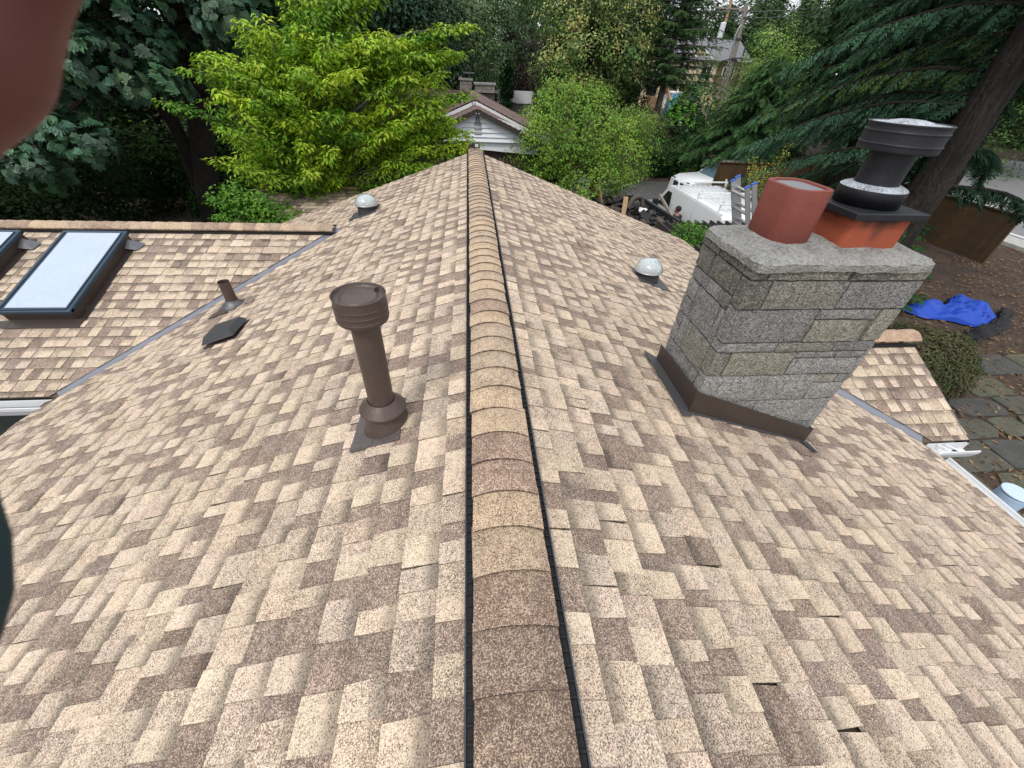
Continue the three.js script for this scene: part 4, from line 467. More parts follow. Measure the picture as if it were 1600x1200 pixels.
boardFence('brown board fence running along the street beside the big conifer trunk', 19.05, -19.5, 19.55, -12.75, 1.8, rng(172));
// ---------- dump trailer with torn-off roofing ----------
{
  const t = thing('dump_trailer', 'black dump trailer full of torn-off roofing beside the white van', 'trailer', [5.75, 0, -13.6]); t.rotation.y = 0.10;
  const w = 1.95, L = 3.8, h0 = 0.75, h1 = 1.42, y = (h0 + h1) / 2, hh = h1 - h0;
  part('bed', join(bx(w, 0.06, L, 0, h0, 0), bx(0.05, hh, L, -w / 2, y, 0), bx(0.05, hh, L, w / 2, y, 0), bx(w, hh, 0.05, 0, y, -L / 2), bx(w, hh, 0.05, 0, y, L / 2)), M.black, t);
  part('top_rail', join(bx(0.09, 0.07, L + 0.1, -w / 2, h1 + 0.03, 0), bx(0.09, 0.07, L + 0.1, w / 2, h1 + 0.03, 0), bx(w, 0.07, 0.09, 0, h1 + 0.031, -L / 2), bx(w, 0.07, 0.09, 0, h1 + 0.031, L / 2)), M.blackFlash, t);
  part('brace', bar([w / 2 + 0.03, 0.95, L / 2], [w / 2 + 0.03, h1 + 0.42, -0.6], 0.06, 0.09), M.woodGrey, t, 'grey diagonal bar across the trailer side');
  for (const [x, z] of [[-1.05, -0.4], [-1.05, 0.45], [1.05, -0.4], [1.05, 0.45]]) { const k = part('wheel', cy(0.36, 0.36, 0.2, x, 0.36, z, 24, false, 0, 0, Math.PI / 2), M.rubber, t); part('rim', cy(0.19, 0.19, 0.205, x, 0.36, z, 18, false, 0, 0, Math.PI / 2), M.chrome, k); }
  part('hitch', join(bar([-0.5, 0.6, -L / 2], [0, 0.55, -L / 2 - 1.2], 0.08, 0.1), bar([0.5, 0.6, -L / 2], [0, 0.55, -L / 2 - 1.2], 0.08, 0.1)), M.black, t);
  const f = rng(181), G = [], G2 = []; for (let i = 0; i < 520; i++) { const x = rr(-0.9, 0.9, f), z = rr(-1.85, 1.85, f), hgt = 0.95 + 0.5 * (1 - (x / 1.2) ** 2) * (0.8 + 0.5 * noise.noise(x * 2, z * 1.5, 4)); const g = new THREE.BoxGeometry(rr(0.12, 0.5, f), 0.014, rr(0.1, 0.35, f), 3, 1, 2); const p = g.attributes.position, k = rr(-1.6, 1.6, f); for (let j = 0; j < p.count; j++) p.setY(j, p.getY(j) + k * p.getX(j) ** 2); g.computeVertexNormals(); (f() < 0.75 ? G : G2).push(put(g, x, hgt, z, rr(-0.9, 0.9, f), f() * 6.28, rr(-0.7, 0.7, f))); }
  const R = tube([[-0.2, 1.45, -0.4], [-0.05, 1.75, -0.45], [0.25, 1.8, -0.5], [0.4, 1.5, -0.5]], 0.09, 0.07, 8);
  const d = mergeGeometries([mergeGeometries(G.map(flat)), mergeGeometries([...G2, R].map(flat))], true), dm = new THREE.Mesh(d, [mat([0.03, 0.028, 0.027], 0.95), mat([0.095, 0.08, 0.07], 0.95)]); dm.name = 'roofing_debris'; dm.position.copy(t.position); dm.rotation.y = 0.1; dm.userData = { label: 'heap of dark torn-off roofing in the black trailer', category: 'debris', kind: 'stuff' }; scene.add(dm);
  single('plywood_sheet', bar([-0.55, 0.75, 0.9], [-0.55, 2.0, -0.9], 0.02, 1.2, 0), M.woodTan, 'tan plywood sheet standing at the back of the trailer', 'plywood').position.set(5.35, -0.1, -15.6);
  single('board', bar([0.0, 1.1, 0.1], [0.1, 1.9, -0.3], 0.15, 0.03), M.woodTan, 'short pale board sticking out of the roofing debris', 'board').position.set(5.15, 0, -13.4);
  const wp = single('plastic_sack', rough(new THREE.SphereGeometry(0.16, 22, 16).scale(1, 0.45, 0.7), 0.06, 7), M.white, 'small white plastic sack on the roofing debris', 'sack'); wp.position.set(6.05, 1.43, -13.9);
}
// ---------- vehicles ----------
function profile(pts) { const s = new THREE.Shape(); pts.forEach((q, i) => i ? s.lineTo(q[0], q[1]) : s.moveTo(q[0], q[1])); return s; }
function bodyGeo(pts, width, bevel) { const g = new THREE.ExtrudeGeometry(profile(pts), { depth: width - 2 * bevel, bevelEnabled: true, bevelSize: bevel, bevelThickness: bevel, bevelSegments: 3, curveSegments: 4 }); g.translate(0, 0, -(width - 2 * bevel) / 2); g.rotateY(Math.PI / 2); return metreUV(toCreasedNormals(g, 0.7)); } // x of the profile becomes -z: nose at +x points to -z
function wheels(t, zs, hw, r) { for (const z of zs) for (const s of [-1, 1]) { const k = part('wheel', cy(r, r, 0.22, s * hw, r, z, 26, false, 0, 0, Math.PI / 2), M.rubber, t); part('rim', cy(r * 0.58, r * 0.58, 0.225, s * hw, r, z, 18, false, 0, 0, Math.PI / 2), M.chrome, k); } }
{ // the van stands with its back to the house
  const t = thing('work_van', 'white work van with ribbed roof and ladder rack beside the trailer', 'van', [8.24, 0, -13.85]); t.rotation.y = 0.03;
  const B = 0.07; part('body', bodyGeo([[-2.6, 0.42], [-2.6, 1.0], [-2.56, 1.9], [-2.45, 2.0], [0.9, 2.0], [1.1, 1.95], [1.75, 1.26], [2.55, 1.08], [2.7, 0.85], [2.7, 0.42]], 1.92, B), M.whiteCar, t);
  const ribs = []; for (let i = 0; i < 8; i++) ribs.push(rbx(0.05, 0.022, 3.3, 0.010, -0.7 + i * 0.2, 2.075, 0.8)); part('roof_rib', join(ribs), M.whiteCar, t);
  for (const s of [-1, 1]) {
    part('side_window', put((() => { const sh = profile([[0.62, 1.3], [0.72, 1.86], [1.02, 1.86], [1.62, 1.3]]), g = new THREE.ExtrudeGeometry(sh, { depth: 0.012, bevelEnabled: false }); g.rotateY(Math.PI / 2); return g; })(), s * 0.963 - 0.006, 0, 0), M.glassDark, t);
    part('gutter_rail', bx(0.03, 0.025, 3.3, s * 0.93, 2.035, 0.85), M.blackFlash, t);
    part('door_mirror', rbx(0.22, 0.3, 0.12, 0.03, s * 1.13, 1.32, -1.5), M.black, t); part('door_seam', join(bx(0.006, 1.1, 0.012, s * 0.961, 1.0, -0.55), bx(0.006, 0.012, 1.2, s * 0.961, 0.95, 0.35), bx(0.006, 1.1, 0.012, s * 0.961, 1.1, 0.95)), M.ventGrey, t);
    for (const z of [-0.55, 0.95, 2.25]) part('rack_upright', join(bx(0.05, 0.24, 0.04, s * 0.9, 2.16, z), bx(0.05, 0.12, 0.03, s * 0.86, 2.3, z, 0, 0, s * 0.2)), M.white, t);
    part('tail_light', rbx(0.08, 0.5, 0.03, 0.01, s * 0.88, 1.1, 2.68), mat([0.35, 0.02, 0.02], 0.3), t); part('headlight', rbx(0.3, 0.2, 0.04, 0.015, s * 0.72, 0.9, -2.765), M.chrome, t);
  }
  for (const z of [-0.55, 0.95, 2.25]) part('rack_bar', rbx(1.9, 0.045, 0.045, 0.01, 0, 2.26, z), M.white, t);
  part('rear_window', join(bx(0.62, 0.42, 0.01, -0.42, 1.55, 2.667), bx(0.62, 0.42, 0.01, 0.42, 1.55, 2.667)), M.glassDark, t); part('windscreen', bar([0, 1.34, -1.76], [0, 1.95, -1.19], 1.6, 0.012), M.glassDark, t); part('bumper', join(rbx(1.86, 0.16, 0.12, 0.04, 0, 0.5, 2.74), rbx(1.86, 0.2, 0.12, 0.04, 0, 0.5, -2.78)), M.ventGrey, t);
  wheels(t, [1.65, -1.75], 0.86, 0.36);
}
{
  const t = thing('parked_car', 'white car parked beyond the van, nose towards the drive', 'car', [13.0, 0, -21.3]); t.rotation.y = Math.PI / 2 + 0.1; // nose points to -x
  part('body', bodyGeo([[-2.2, 0.38], [-2.25, 0.9], [-2.1, 1.05], [0.75, 1.05], [1.85, 0.98], [2.2, 0.82], [2.25, 0.38]], 1.86, 0.09), M.whiteCar, t);
  part('roof', bodyGeo([[-2.0, 1.08], [-1.75, 1.62], [-1.5, 1.68], [-0.35, 1.68], [-0.1, 1.62], [0.85, 1.1], [0.75, 1.08]], 1.62, 0.07), M.whiteCar, t);
  part('windscreen', bar([0, 1.15, -0.86], [0, 1.68, 0.02], 1.36, 0.014), new THREE.MeshPhysicalMaterial({ color: rgb(0.10, 0.16, 0.2), roughness: 0.05, clearcoat: 1 }), t);
  for (const s of [-1, 1]) { part('side_window', put((() => { const g = new THREE.ExtrudeGeometry(profile([[-1.8, 1.2], [-1.6, 1.6], [-0.25, 1.6], [0.5, 1.2]]), { depth: 0.012, bevelEnabled: false }); g.rotateY(Math.PI / 2); return g; })(), s * 0.815 - 0.006, 0, 0), M.glassDark, t); part('headlight', rbx(0.36, 0.16, 0.1, 0.04, s * 0.68, 0.86, -2.19), M.glassDark, t); part('door_mirror', rbx(0.2, 0.14, 0.1, 0.03, s * 1.02, 1.15, -0.45), M.whiteCar, t); }
  part('grille', rbx(0.9, 0.22, 0.05, 0.02, 0, 0.72, -2.31), M.black, t); wheels(t, [-1.42, 1.4], 0.84, 0.35);
}
// ---------- ladder against the right eave ----------
{
  const t = thing('extension_ladder', 'aluminium extension ladder with blue rail caps standing behind the chimney', 'ladder');
  const dir = V(0.43, -0.9, 0).normalize(), topA = V(4.72, 3.80, 0), topB = V(4.80, 3.86, 0);
  const zs = [-7.30, -6.83];
  for (const [top, off, len] of [[topA, 0, 3.2], [topB, 0.075, 4.2]]) {
    const z1 = zs[0] - off * 0.35, z2 = zs[1] + off * 0.35;
    for (const z of [z1, z2]) { const a = top.clone().setZ(z), b = a.clone().addScaledVector(dir, len); part('rail', bar(a.toArray(), b.toArray(), 0.028, 0.082), M.alu, t); part('rail_cap', bar(a.clone().addScaledVector(dir, -0.012).toArray(), a.clone().addScaledVector(dir, 0.014).toArray(), 0.034, 0.09), M.blueCap, t); }
    for (let k = 0; k < len / 0.305 - 1; k++) { const q = top.clone().addScaledVector(dir, 0.20 + k * 0.305); part('rung', bar([q.x, q.y, z1], [q.x, q.y, z2], 0.036, 0.036, 0.7), M.alu, t); }
  }
}
// ---------- pergola rafters ----------
{
  const t = thing('pergola', 'dark wooden pergola rafters between the roof edge and the van', 'pergola'), f = rng(191);
  for (let x = 4.98; x < 8.0; x += 0.215) part('rafter', bar([x, 2.1 + rr(-0.01, 0.01, f), -10.35 + rr(-0.03, 0.03, f)], [x, 2.1, -7.2], 0.042, 0.16), M.woodDark, t);
  for (const z of [-9.9, -7.5]) part('beam', bx(3.3, 0.18, 0.09, 6.45, 1.93, z), M.woodDark, t);
  for (const [x, z] of [[5.1, -9.9], [7.9, -9.9], [5.1, -7.5], [7.9, -7.5]]) part('post', bx(0.1, 1.84, 0.1, x, 0.92, z), M.woodDark, t);
}
// ---------- tarps, drum, box lamp ----------
function crumple(pts, hgt, seed, nx = 46, nz = 30) { // a cloth dropped on the ground: heaped folds inside a rough outline
  const P = [], I = [], f = rng(seed); const c = pts.reduce((a, p) => [a[0] + p[0] / pts.length, a[1] + p[1] / pts.length], [0, 0]);
  for (let j = 0; j <= nz; j++) for (let i = 0; i <= nx; i++) { const a = i / nx * Math.PI * 2, t = Math.sqrt(j / nz), k = i / nx * pts.length, q = pts[Math.floor(k) % pts.length], w = pts[(Math.floor(k) + 1) % pts.length], u = k % 1; const ex = q[0] + (w[0] - q[0]) * u, ez = q[1] + (w[1] - q[1]) * u, x = c[0] + (ex - c[0]) * t, z = c[1] + (ez - c[1]) * t; const r = Math.abs(noise.noise(x * 1.6 + seed, z * 1.6, 0)) * 1.5 + Math.abs(noise.noise(x * 4 + 3, z * 4, seed)) * 0.7; P.push(x + 0.05 * noise.noise(x * 6, z * 6, 5), Math.max(0.03, hgt * (1 - t * t * 0.75) * (0.35 + r) * (t > 0.98 ? 0.25 : 1)), z + 0.05 * noise.noise(x * 6, 9, z * 6)); }
  for (let j = 0; j < nz; j++) for (let i = 0; i < nx; i++) { const a = j * (nx + 1) + i, b = a + nx + 1; I.push(a, a + 1, b, b, a + 1, b + 1); }
  const g = new THREE.BufferGeometry(); g.setAttribute('position', new THREE.Float32BufferAttribute(P, 3)); g.setIndex(I); g.computeVertexNormals(); return g;
}
single('blue_tarp', crumple([[12.75, -9.3], [13.0, -8.7], [13.7, -8.55], [14.3, -8.05], [15.1, -8.4], [16.0, -9.4], [15.7, -10.1], [14.9, -9.75], [14.0, -9.0], [13.4, -8.95]], 0.40, 5), mat([0.004, 0.055, 0.42], 0.6), 'crumpled bright blue tarp lying on the bare soil', 'tarp');
single('black_sheet', crumple([[13.3, -7.4], [14.2, -7.7], [15.2, -8.1], [16.3, -8.9], [16.2, -9.2], [15.3, -8.6], [14.2, -8.1], [13.5, -7.9]], 0.30, 15), mat([0.0035, 0.0035, 0.0045], 0.7), 'crumpled black plastic sheet beside the blue tarp', 'tarp');
{
  const t = thing('plastic_drum', 'pale blue plastic drum standing on the ground beyond the right eave', 'drum', [7.93, 0, -2.63]); const g = lathe([[0, 0.01], [0.155, 0.01], [0.17, 0.03], [0.17, 0.26], [0.178, 0.27], [0.178, 0.31], [0.17, 0.32], [0.17, 0.66], [0.163, 0.69], [0.0, 0.692]]);
  part('body', g, mat([0.42, 0.55, 0.72], 0.4), t); part('lid', lathe([[0.15, 0.685], [0.176, 0.69], [0.178, 0.71], [0.165, 0.72], [0, 0.722]]), mat([0.5, 0.62, 0.78], 0.4), t);
}
{
  const t = thing('box_lamp', 'small black box with a pale square face on the far ridge end', 'lamp', [X0 - 0.01, RY + 0.05, Z_FAR + 0.10]); t.rotation.y = 0.12;
  part('housing', rbx(0.13, 0.085, 0.05, 0.012, 0.02, 0.055, 0), M.black, t); part('face', bx(0.06, 0.05, 0.004, 0.03, 0.057, 0.028), mat([0.5, 0.5, 0.5], 0.4), t); part('bracket', join(rbx(0.05, 0.06, 0.09, 0.01, -0.07, 0.045, -0.02), bx(0.03, 0.05, 0.03, 0.0, 0.01, -0.01)), M.black, t);
}
// ---------- people ----------
function sdfMesh(bones, k, cell, colorOf) { // smooth union of tapered capsules, meshed with marching cubes
  const lo = V(1e9, 1e9, 1e9), hi = V(-1e9, -1e9, -1e9); for (const [a, b, r, q] of bones) for (const [p, s] of [[a, r], [b, q]]) { lo.min(va(p).subScalar(s * 1.25 + 2 * cell)); hi.max(va(p).addScalar(s * 1.25 + 2 * cell)); }
  const ext = Math.max(hi.x - lo.x, hi.y - lo.y, hi.z - lo.z), size = Math.ceil(ext / cell) + 4, c = lo.clone().add(hi).multiplyScalar(0.5), half = size / 2;
  const mc = new MarchingCubes(size, new THREE.MeshStandardMaterial(), false, false, 400000); mc.isolation = 0; mc.field.fill(-1);
  const B = bones.map(([a, b, r, q]) => { const d = [b[0] - a[0], b[1] - a[1], b[2] - a[2]]; return { a, d, l2: d[0] * d[0] + d[1] * d[1] + d[2] * d[2] || 1e-9, r, q }; });
  const dist = (x, y, z) => { let s = 0; for (const o of B) { const px = x - o.a[0], py = y - o.a[1], pz = z - o.a[2], t = Math.min(1, Math.max(0, (px * o.d[0] + py * o.d[1] + pz * o.d[2]) / o.l2)); const dx = px - t * o.d[0], dy = py - t * o.d[1], dz = pz - t * o.d[2]; s += Math.exp(-k * (Math.sqrt(dx * dx + dy * dy + dz * dz) - (o.r + (o.q - o.r) * t))); } return -Math.log(s + 1e-30) / k; };
  for (let z = 0; z < size; z++) { const wz = c.z + (z - half) * cell; if (wz < lo.z || wz > hi.z) continue; for (let y = 0; y < size; y++) { const wy = c.y + (y - half) * cell; if (wy < lo.y || wy > hi.y) continue; for (let x = 0; x < size; x++) { const wx = c.x + (x - half) * cell; if (wx < lo.x || wx > hi.x) continue; mc.field[x + y * size + z * size * size] = -dist(wx, wy, wz); } } }
  mc.update(); const n = mc.count, P = new Float32Array(n * 3), C = new Float32Array(n * 3); // positions run from -1 to 1 over the grid
  for (let i = 0; i < n; i++) { P[3 * i] = c.x + mc.positionArray[3 * i] * half * cell; P[3 * i + 1] = c.y + mc.positionArray[3 * i + 1] * half * cell; P[3 * i + 2] = c.z + mc.positionArray[3 * i + 2] * half * cell; }
  const g = new THREE.BufferGeometry(); g.setAttribute('position', new THREE.BufferAttribute(P, 3));
  const N = new Float32Array(n * 3), e = cell * 0.6; for (let i = 0; i < n; i++) { const x = P[3 * i], y = P[3 * i + 1], z = P[3 * i + 2]; const v = V(dist(x + e, y, z) - dist(x - e, y, z), dist(x, y + e, z) - dist(x, y - e, z), dist(x, y, z + e) - dist(x, y, z - e)).normalize(); N.set([v.x, v.y, v.z], 3 * i); const q = colorOf(x, y, z); C.set(q, 3 * i); }
  g.setAttribute('normal', new THREE.BufferAttribute(N, 3)); g.setAttribute('color', new THREE.BufferAttribute(C, 3)); return g;
}
const skin = [0.36, 0.19, 0.13];
{ // roofer by the van, seen from behind (he looks towards -z)
  const t = thing('person', 'person in dark shirt with short black hair, back turned, beside the white van', 'person', [6.98, 0, -13.25]); t.rotation.y = 0.25;
  const body = [], b = (...a) => body.push(a);
  b([0, 0.98, 0], [0, 1.18, 0.01], 0.135, 0.13); b([0, 1.18, 0.01], [0, 1.36, 0.02], 0.14, 0.135); b([-0.13, 1.40, 0.01], [0.13, 1.40, 0.01], 0.085, 0.085); b([-0.10, 0.98, 0], [0.10, 0.98, 0], 0.115, 0.115); b([0, 1.42, 0.01], [0, 1.53, -0.01], 0.062, 0.055);
  for (const s of [-1, 1]) { b([s * 0.18, 1.40, 0], [s * 0.25, 1.13, -0.03], 0.062, 0.045); b([s * 0.25, 1.13, -0.03], [s * 0.16, 0.98, -0.24], 0.042, 0.028); b([s * 0.095, 0.95, 0], [s * 0.11, 0.50, -0.02], 0.092, 0.062); b([s * 0.11, 0.50, -0.02], [s * 0.11, 0.09, 0.02], 0.058, 0.042); b([s * 0.11, 0.05, 0.05], [s * 0.12, 0.04, -0.15], 0.045, 0.04); const w = [s * 0.16, 0.98, -0.24]; b(w, [w[0] - s * 0.02, w[1] - 0.02, w[2] - 0.09], 0.03, 0.032); }
  const head = [[[0, 1.64, 0.0], [0, 1.66, 0.025], 0.092, 0.09], [[0, 1.60, -0.035], [0, 1.57, -0.06], 0.07, 0.045], [[0, 1.60, -0.105], [0, 1.625, -0.09], 0.016, 0.011], [[0.094, 1.625, 0.0], [0.098, 1.65, 0.006], 0.012, 0.016], [[-0.094, 1.625, 0.0], [-0.098, 1.65, 0.006], 0.012, 0.016], [[0, 1.565, -0.1], [0, 1.57, -0.09], 0.016, 0.016], [[0, 1.48, 0], [0, 1.56, -0.005], 0.055, 0.052]];
  const hands = []; for (const s of [-1, 1]) { const w = V(s * 0.14, 0.96, -0.33); hands.push([[w.x - 0.02, w.y, w.z + 0.03], [w.x - 0.02, w.y - 0.01, w.z - 0.03], 0.016, 0.016], [[w.x + 0.02, w.y, w.z + 0.03], [w.x + 0.02, w.y - 0.01, w.z - 0.03], 0.016, 0.016]); [0.075, 0.085, 0.078, 0.06].forEach((L, i) => { const x = w.x + (i - 1.5) * 0.021, a = [x, w.y - 0.01, w.z - 0.035], m = [x, w.y - 0.03, w.z - 0.035 - L * 0.5], e = [x, w.y - 0.065, w.z - 0.035 - L * 0.62]; hands.push([a, m, 0.0095, 0.009], [m, e, 0.009, 0.0075]); }); hands.push([[w.x - s * 0.03, w.y, w.z + 0.02], [w.x - s * 0.055, w.y - 0.02, w.z - 0.02], 0.012, 0.01], [[w.x - s * 0.055, w.y - 0.02, w.z - 0.02], [w.x - s * 0.05, w.y - 0.04, w.z - 0.045], 0.01, 0.008]); }
  const shirt = [0.028, 0.028, 0.036], jeans = [0.03, 0.036, 0.055], boot = [0.04, 0.028, 0.02];
  const col = (x, y, z) => y > 1.515 || (y > 1.475 && Math.abs(x) < 0.068) ? skin : y > 0.93 ? (Math.abs(x) > 0.1 && z < -0.12 && y < 1.12 ? skin : shirt) : y > 0.10 ? jeans : boot;
  const gb = mergeGeometries([sdfMesh(body, 45, 0.014, col), sdfMesh(head, 70, 0.006, () => skin), sdfMesh(hands, 220, 0.0045, () => skin)]);
  part('body', gb, new THREE.MeshStandardMaterial({ vertexColors: true, roughness: 0.85 }), t);
  part('hair', (() => { const g = new THREE.SphereGeometry(0.099, 28, 20); const p = g.attributes.position; for (let i = 0; i < p.count; i++) { const x = p.getX(i), y = p.getY(i), z = p.getZ(i); const low = y < -0.02 && z < 0.02 ? 0.8 : y < -0.055 ? 0.86 : 1; p.setXYZ(i, x * low * 1.0, y * 1.04, z * low * 1.06); } rough(g, 0.004, 40); g.translate(0, 1.668, 0.022); return metreUV(g); })(), mat([0.008, 0.007, 0.007], 0.75), t);
}
{ // the photographer's own hand at the lens: a fingertip shows in the corner
  const t = thing('person', 'blurred fingertip of the photographer in the top left corner', 'person', [0, 5.3, 0]); t.quaternion.copy(camera.quaternion);
  const H = [], add = (pts, rs) => { for (let i = 0; i + 1 < pts.length; i++) H.push([pts[i], pts[i + 1], rs[i], rs[i + 1]]); }; // camera axes: x right, y up, -z ahead
  add([[-0.122, -0.012, -0.024], [-0.088, 0.016, -0.044], [-0.0715, 0.0425, -0.047], [-0.0590, 0.0615, -0.046]], [0.0105, 0.0098, 0.0088, 0.0078]);
  [[-0.020, -0.008, 0.004], [-0.040, -0.018, 0.010], [-0.058, -0.032, 0.018]].forEach(([x, y, z], i) => add([[-0.118 + x, -0.018 + y, -0.024 + z], [-0.088 + x, 0.014 + y, -0.048 + z], [-0.075 + x, 0.041 + y - i * 0.004, -0.050 + z], [-0.068 + x, 0.058 + y - i * 0.006, -0.044 + z]], [0.0105, 0.0098, 0.0088, 0.0075]));
  for (let i = 0; i < 4; i++) H.push([[-0.122 - i * 0.019, -0.022 - i * 0.010, -0.022 + i * 0.006], [-0.160 - i * 0.008, -0.088 - i * 0.004, 0.02 + i * 0.004], 0.0135, 0.016]);
  add([[-0.150, -0.085, 0.03], [-0.118, -0.070, 0.035], [-0.092, -0.045, 0.03], [-0.082, -0.022, 0.022]], [0.016, 0.0135, 0.0115, 0.009]);
  H.push([[-0.172, -0.10, 0.03], [-0.25, -0.24, 0.10], 0.027, 0.036]);
  part('hand', sdfMesh(H, 420, 0.0026, (x, y, z) => { const q = 1 + 0.28 * noise.noise(x * 90, y * 90, z * 90) + 0.1 * noise.noise(x * 400, y * 400, z * 400); return [0.112 * q, 0.034 * q * q, 0.027 * q * q]; }), new THREE.MeshPhysicalMaterial({ vertexColors: true, roughness: 0.6 }), t);
  part('fingernail', (() => { const g = new THREE.SphereGeometry(0.0055, 16, 10); g.scale(0.9, 1.25, 0.35); g.rotateY(-2.3); g.translate(-0.0645, 0.060, -0.0405); return metreUV(g); })(), mat([0.42, 0.24, 0.2], 0.35), t);
  const st = thing('wrist_strap', 'dark blurred strap edge at the left border of the photo', 'strap', [0, 5.3, 0]); st.quaternion.copy(camera.quaternion);
  part('strap', tube([[-0.100, -0.004, -0.062], [-0.0882, -0.0175, -0.061], [-0.0838, -0.0305, -0.060], [-0.0882, -0.0435, -0.061], [-0.104, -0.062, -0.06], [-0.15, -0.09, -0.03]], 0.0040, 0.0040, 12), mat([0.008, 0.03, 0.036], 0.8), st);
}
// ---------- trees and shrubs ----------
const leafMat = (through = 0.3, rough_ = 0.62, spec = 0.45) => new THREE.MeshPhysicalMaterial({ color: 0xffffff, roughness: rough_, transmission: through, thickness: 0, vertexColors: true, side: THREE.DoubleSide, specularIntensity: spec });
const LM = leafMat(0.32), LMdark = leafMat(0.22, 0.7, 0.25), LMneedle = leafMat(0.15, 0.85, 0.25);
function withLeafColors(P, C) { const g = new THREE.BufferGeometry(); g.setAttribute('position', new THREE.Float32BufferAttribute(P, 3)); g.setAttribute('color', new THREE.Float32BufferAttribute(C, 3)); g.computeVertexNormals(); return g; }
function leafCluster(n, L, W, R, droop, seed, flatness = 1, lobed = false) { // leaves round a twig end; +Y points out of the crown
  const f = rng(seed), P = [], C = [];
  for (let i = 0; i < n; i++) {
    const a = f() * 6.283, e = rr(-0.3, 1, f), base = V(Math.cos(a) * R * Math.sqrt(f()), R * flatness * (f() - 0.35), Math.sin(a) * R * Math.sqrt(f()));
    const dir = V(Math.cos(a) + rr(-0.4, 0.4, f), e * 0.6 - droop, Math.sin(a) + rr(-0.4, 0.4, f)).normalize(), l = L * rr(0.7, 1.25, f), w = W * rr(0.8, 1.2, f);
    const side = dir.clone().cross(V(rr(-0.3, 0.3, f), 1, rr(-0.3, 0.3, f))).normalize(), up = side.clone().cross(dir), k = rr(0.72, 1.25, f);
    const b = base, t = base.clone().addScaledVector(dir, l).addScaledVector(up, -0.18 * l), m = base.clone().addScaledVector(dir, l * 0.45), r = m.clone().addScaledVector(side, w).addScaledVector(up, 0.22 * w), q = m.clone().addScaledVector(side, -w).addScaledVector(up, 0.22 * w);
    const tri = (...v) => v.forEach(z => { P.push(z.x, z.y, z.z); C.push(k, k, k); });
    if (lobed) { for (const [sa, sl] of [[-0.95, 0.72], [-0.45, 0.92], [0, 1.05], [0.45, 0.92], [0.95, 0.72]]) { const d2 = dir.clone().multiplyScalar(Math.cos(sa)).addScaledVector(side, Math.sin(sa)), s2 = side.clone().multiplyScalar(Math.cos(sa)).addScaledVector(dir, -Math.sin(sa)); const tip = b.clone().addScaledVector(d2, l * sl).addScaledVector(up, -0.22 * l * sl), mid = b.clone().addScaledVector(d2, l * sl * 0.5); tri(b, mid.clone().addScaledVector(s2, w * 0.42), tip); tri(b, tip, mid.clone().addScaledVector(s2, -w * 0.42)); } }
    else { tri(b, r, t); tri(b, t, q); }
  }
  return withLeafColors(P, C);
}
function needleSpray(seed, pairs = 10, hang = 0.25) { // flat conifer branchlet along +X, 1 m long
  const f = rng(seed), P = [], C = [];
  const strip = (a, b, w, k) => { const d = b.clone().sub(a).normalize(), s = d.clone().cross(V(0, 1, 0)).normalize().multiplyScalar(w), u = V(0, w * 0.8, 0), m = a.clone().lerp(b, 0.4); for (const q of [s, u]) { for (const z of [a, m.clone().add(q), b, a, b, m.clone().sub(q)]) { P.push(z.x, z.y, z.z); C.push(k, k, k); } } };
  const ax = t => V(t, -hang * t * t + 0.02 * Math.sin(t * 9 + seed), 0.04 * Math.sin(t * 5 + seed));
  strip(ax(0), ax(0.5), 0.022, 0.8); strip(ax(0.45), ax(1), 0.03, 1.15);
  for (let i = 0; i < pairs; i++) for (const s of [-1, 1]) { const t = (i + 0.6 * f()) / pairs * 0.95, l = rr(0.22, 0.42, f) * (1 - 0.62 * t), a = ax(t), b = a.clone().add(V(l * 0.62, -l * rr(0.05, 0.55, f), s * l * rr(0.6, 0.95, f))); strip(a, b, 0.030, rr(0.7, 1.3, f)); }
  return withLeafColors(P, C);
}
const _m = new THREE.Matrix4(), _x = V(0, 0, 0), _y = V(0, 0, 0), _z = V(0, 0, 0);
function crown(parent, name, geo, m, places) { // places: {p, y | x, s, c}
  const im = new THREE.InstancedMesh(geo, m, places.length), f = rng(places.length + 3);
  places.forEach((q, i) => {
    if (q.x) { _x.copy(q.x).normalize(); _z.copy(_x).cross(V(0, 1, 0.01)).normalize(); _y.copy(_z).cross(_x); if (q.roll) { const c = Math.cos(q.roll), s = Math.sin(q.roll), y0 = _y.clone(); _y.multiplyScalar(c).addScaledVector(_z, s); _z.multiplyScalar(c).addScaledVector(y0, -s); } }
    else { _y.copy(q.y).normalize(); const a = f() * 6.283; _x.set(Math.cos(a), rr(-0.2, 0.2, f), Math.sin(a)); _x.addScaledVector(_y, -_x.dot(_y)).normalize(); _z.copy(_x).cross(_y); }
    _m.makeBasis(_x, _y, _z).scale(V(q.s, q.s, q.s)).setPosition(q.p); im.setMatrixAt(i, _m); im.setColorAt(i, rgb(...q.c));
  });
  im.name = name; im.userData.kind = 'stuff'; if (parent) parent.add(im); else scene.add(im); return im;
}
